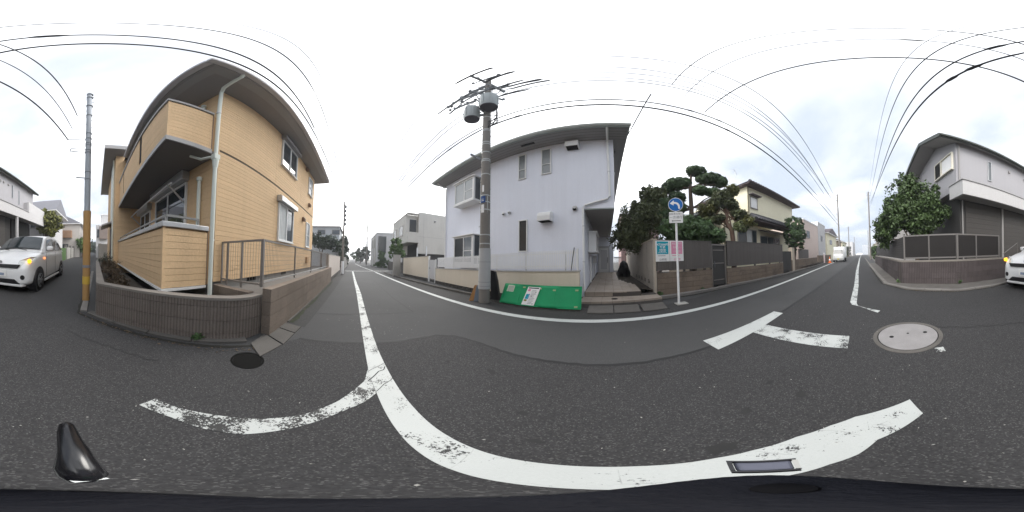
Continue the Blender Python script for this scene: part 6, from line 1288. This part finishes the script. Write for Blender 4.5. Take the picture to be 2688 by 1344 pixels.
cable('near end high voltage line running right from the top crossarm', (-3.32, 2.76, 10.72), (*E1, 11.1), .010, .8)
cable('far end high voltage line running right from the top crossarm', (-3.32, 4.28, 10.72), (30.3, 5.1, 11.1), .010, .8)
cable('low voltage line running left below the transformers, upper', (-3.7, 3.2, 7.9), (-35, 2.9, 8.0), .009, .5)
cable('low voltage line running left below the transformers, lower', (-3.7, 3.2, 7.5), (-35, 2.9, 7.6), .009, .5)
cable('thick near side cable over the junction from the slim left pole', (-12.3, -.8, 5.2), (.6, -.85, 3.87), .011, .12)
cable('thick near side cable over the junction rising to the right street pole', (.6, -.85, 3.87), (29.9, -1.0, 10.5), .013, .5, (.014, .025))
cable('second near side cable over the junction with splices', (-3, -.85, 4.35), (29.9, -1.0, 9.6), .011, .75, (.1, .115))
cable('third near side cable over the junction', (-12.3, -.8, 5.5), (29.9, -1.0, 11.2), .010, 1.4)
cable('topmost thin near side cable over the junction', (-12.3, -.8, 7.2), (29.9, -1.0, 12.6), .006, 1.4)
cable('thick cable crossing the junction to the arm of the slim pole', (2.49, 3.4, 6.55), (.69, -3.65, 4.17), .012, .10)
cable('thin cable crossing the junction above the thick one', (1.59, 3.4, 8.15), (.5, -3.68, 5.2), .009, .10)
cable('faint cable crossing the junction with a hanging dark joint', (1.9, 3.4, 7.3), (.6, -3.67, 4.6), .006, .05, (.55,))
cable('service drop from the street cable to the lilac house gable', (1.05, 3.4, 7.05), (.55, 5.2, 5.9), .010, .25)
cable('cable across the far left end of the street', (-12.3, -.78, 4.6), (-35, 2.9, 5.5), .012, .2)
cable('low cable from the slim left verge pole towards the far left street', (-12.3, -.78, 5.2), (-60, 1.2, 7.5), .010, .4)
# ================================================================ the stand the camera sits on
cs = thing('camera_stand', 'dark camera pole head with a black lever directly below the viewpoint', 'camera stand', (0, 0, 0))
DKB = mat('dark_blue_plastic', (.007, .0075, .011), .7, .35, 25, spec=.12, bump=.3, bscale=200)
part('foot', S().lathe([(.11, 0.009), (.11, .03), (.03, .05), (0, .05)], 0, 0, 28), DKB, cs, True)
part('pole', S().tube([(0, 0, .05), (0, 0, .86)], .014, 12), BLACKM, cs, True)
hd = S().lathe([(.016, .84), (.034, .86), (.038, .885), (.034, .905), (.02, .916), (0, .918)], .006, .008, 36)
def bulge(x, y):
    a = math.atan2(y, x); return 1 + .05 * math.sin(3 * a + 1.2) + .62 * max(0, math.cos(a - R(52))) ** 3
hd.v = [(x * bulge(x, y), y * bulge(x, y), z) for x, y, z in hd.v]
part('head', hd, DKB, cs, True)
GLOSSB = mat('gloss_black', (.008, .008, .01), .22, spec=.6)
lv = part('lever', S().tube([(.0, -.046, .918), (.001, -.053, .930), (.004, -.062, .938), (.010, -.09, .945), (.020, -.122, .948), (.023, -.134, .9475), (.0235, -.139, .946)], [.007, .0105, .0112, .0102, .0088, .007, .003], 16), GLOSSB, cs, True)
def pol(r, a, z): return (r * math.cos(R(a)), r * math.sin(R(a)), z)
def pbox(r0, r1, a0, a1, z0, z1): return S().hexa([pol(r0, a0, z0), pol(r1, a0, z0), pol(r1, a1, z0), pol(r0, a1, z0), pol(r0, a0, z1), pol(r1, a0, z1), pol(r1, a1, z1), pol(r0, a1, z1)])
part('clamp', pbox(.083, .100, 33, 53, .893, .899), mat('clamp_grey', (.11, .115, .15), .35), cs, bev=.002)
part('clamp_frame', pbox(.1005, .103, 31, 55, .892, .902), BLACKM, cs); part('clamp_frame', pbox(.080, .0825, 31, 55, .892, .902), BLACKM, cs)
part('clamp_frame', pbox(.083, .1, 53.2, 55, .892, .902), BLACKM, cs); part('clamp_frame', pbox(.083, .1, 30.5, 32.6, .892, .902), mat('clamp_pale', (.4, .4, .38), .3), cs)
part('glint_strip', S().hexa([pol(.0395, -87, .925), pol(.043, -84, .925), pol(.0505, -97, .925), pol(.0475, -101, .925), pol(.0395, -87, .927), pol(.043, -84, .927), pol(.0505, -97, .927), pol(.0475, -101, .927)]), mat('glint_metal', (.85, .86, .82), .08, .02, metal=1), cs)  # pale strip added for the bright glint at the lever base
part('knob', S().tube([(.030, .028, .905), (.032, .030, .918), (.032, .030, .920)], [.011, .009, .004], 14), mat('matt_black', (.004, .004, .005), .8, .1, spec=.08), cs, True)

# ================================================================ grime, litter and cracks on the ground
GRIME = mat('gutter_grime', (0.024, 0.023, 0.02), 0.95, 0.35, 5, fine=0.3, fscale=40, bump=.6)
MOSS = mat('moss_grime', (0.033, 0.038, 0.023), 0.95, 0.4, 6, fine=0.3, fscale=50, bump=.6)
def grime(pts, w, z, m, side=1):
    P_ = []; 
    for a, b in zip(pts[:-1], pts[1:]):
        a = Vector(a); b = Vector(b); n = max(2, int((b - a).length / .07))
        P_ += [a.lerp(b, k / n) for k in range(n)]
    P_.append(Vector(pts[-1])); A = []; B_ = []; wv = w
    for i, p in enumerate(P_):
        d = (P_[min(i + 1, len(P_) - 1)] - P_[max(i - 1, 0)]).normalized(); n = Vector((-d.y, d.x)) * side
        wv = .7 * wv + .3 * w * random.uniform(.2, 1.9); A.append(p); B_.append(p + n * wv)
    return struct('gutter_dirt', S().strip(A, B_, z), m)
grime([(-2.6, -1.03), (-8.2, -1.03)], .07, .0075, MOSS, -1); grime([(-8.2, -1.19), (-15.2, -1.19)], .10, .0075, GRIME, -1)
grime([(-1.66, -1.03), (.30, -2.92), (.31, -9)], .05, .0085, GRIME, 1)
grime([(-11.7, 2.98), (-5.0, 3.76), (-3.6, 3.88)], .06, .0085, GRIME, -1); grime([(-3.6, 4.05), (-2.9, 3.75), (-.7, 3.9)], .16, .0085, GRIME, -1)
grime([(1.5, 4.70), (4.6, 5.02), (9.6, 4.96), (25, 5.58)], .09, .0085, GRIME, -1); grime([(-.5, 3.64), (1.4, 3.7)], .05, .0085, GRIME, -1)
grime([(14, -.40), (6.13, -.64), (4.89, -1.26), (3.92, -2.54), (3.68, -3.6), (3.68, -16)], .06, .0085, GRIME, -1)
for (x, y, r_, m) in ((-.98, 1.14, .07, GRIME), (-.45, .78, .05, GRIME), (-.27, .55, .045, GRIME), (.62, .62, .06, GRIME), (1.0, .72, .05, GRIME), (.95, .45, .07, GRIME), (.3, .43, .09, GRIME), (2.7, -.95, .06, GRIME), (-1.4, .95, .04, GRIME), (1.7, .25, .04, GRIME)):
    n = 11; r_ *= .62
    struct('oil_stain', S().add([(x + r_ * 1.5 * random.uniform(.55, 1.1) * math.cos(6.283 * k / n), y + r_ * random.uniform(.45, 1.0) * math.sin(6.283 * k / n), .0055) for k in range(n)], [tuple(range(n))]), mat('soft_stain', (.028, .028, .028), .8, .3, 9))
def crack(p, q, w=.006, wob=.05):
    p = Vector(p); q = Vector(q); n = max(4, int((q - p).length / .06)); pts = [p.lerp(q, k / n) + Vector((random.uniform(-1, 1), random.uniform(-1, 1))) * wob * (0 < k < n) for k in range(n + 1)]
    o = flatline([tuple(v) for v in pts], w, .0095, 'road_crack', SEAM)
crack((-1.52, .34), (-1.28, .16), .010, .015); crack((-1.3, .36), (-1.12, .2), .006, .012); crack((-1.6, .36), (-1.44, .17), .005, .012)
crack((2.2, -.95), (1.2, -2.4), .012, .03); crack((-4.2, .6), (-3.5, 1.2)); crack((3.0, 1.0), (5.2, 1.2)); crack((-.6, -1.4), (.4, -2.2), .006, .03); crack((4.2, 2.5), (7.5, 2.6), .006)
# fallen leaves and grit gathered along the edges: too small to count
def litter(runs, n, size, m, nm):
    pts = []
    for _ in range(n):
        a, b, w = random.choice(runs); u = random.random(); d = (Vector(b) - Vector(a)); nn = Vector((-d.y, d.x)).normalized()
        p = Vector(a) + d * u + nn * abs(random.gauss(0, w)) * (1 if w > 0 else -1); pts.append(p)
    s_ = S()
    for p in pts:
        sz = size * random.uniform(.5, 1.4); an = random.uniform(0, 6.28); ca, sa = math.cos(an) * sz, math.sin(an) * sz; h = random.uniform(.0, .5) * sz
        z0 = .012
        s_.quad((p.x - ca, p.y - sa, z0), (p.x + sa * .5, p.y - ca * .5, z0 + h), (p.x + ca, p.y + sa, z0 + h * .6), (p.x - sa * .5, p.y + ca * .5, z0))
    o = link(nm, s_, m); o['kind'] = 'stuff'; return o
litter([((-2.6, -1.0), (-8, -1.0), .05), ((0.32, -2.95), (-1.6, -1.0), -.05), ((1.5, 4.68), (9.6, 4.94), -.05), ((-11, 3.0), (-5, 3.72), -.05), ((-3.2, 3.95), (-.6, 3.8), -.1), ((3.9, -2.5), (4.9, -1.2), .05), ((3.66, -3.6), (3.66, -9), .05), ((6, -.6), (14, -.35), .05)], 700, .018, LF_DRY, 'fallen_leaves')
litter([((-3, -.6), (-2, .8), .8), ((-1, -1), (3, -1), 1.2), ((-6, 3.4), (4, 3.5), .2), ((2, 1), (6, 1), .6)], 500, .007, CONC, 'road_grit')
# weeds in the joints at wall feet
for k, (x, y, h) in enumerate(((-3.1, -1.17, .10), (-5.2, -1.17, .13), (1.62, 5.1, .12), (3.3, 5.2, .10), (-2.75, 4.1, .14), (6.05, -1.2, .12), (4.75, -3.1, .10), (-1.2, -1.62, .06))):
    o = leaf_mesh('weed_tuft', [(x, y, .04 + h * .5, .08, .06, h * .6)], 110, .035, LF_SHR, None, .1, 2.6); o['kind'] = 'stuff'

# thin damp air: far ends of the streets pale out
hz = link('haze', S().box(-410, 410, -410, 410, -1.6, 16.5), bpy.data.materials.new('haze_air')); hz['kind'] = 'stuff'
hm = hz.data.materials[0]; hm.use_nodes = True; hm.node_tree.nodes.clear()
ho = hm.node_tree.nodes.new('ShaderNodeOutputMaterial'); hv = hm.node_tree.nodes.new('ShaderNodeVolumePrincipled')
hv.inputs['Color'].default_value = (0.93, 0.96, 1.0, 1); hv.inputs['Density'].default_value = 0.0022; hv.inputs['Anisotropy'].default_value = 0.3
hm.node_tree.links.new(hv.outputs[0], ho.inputs['Volume'])
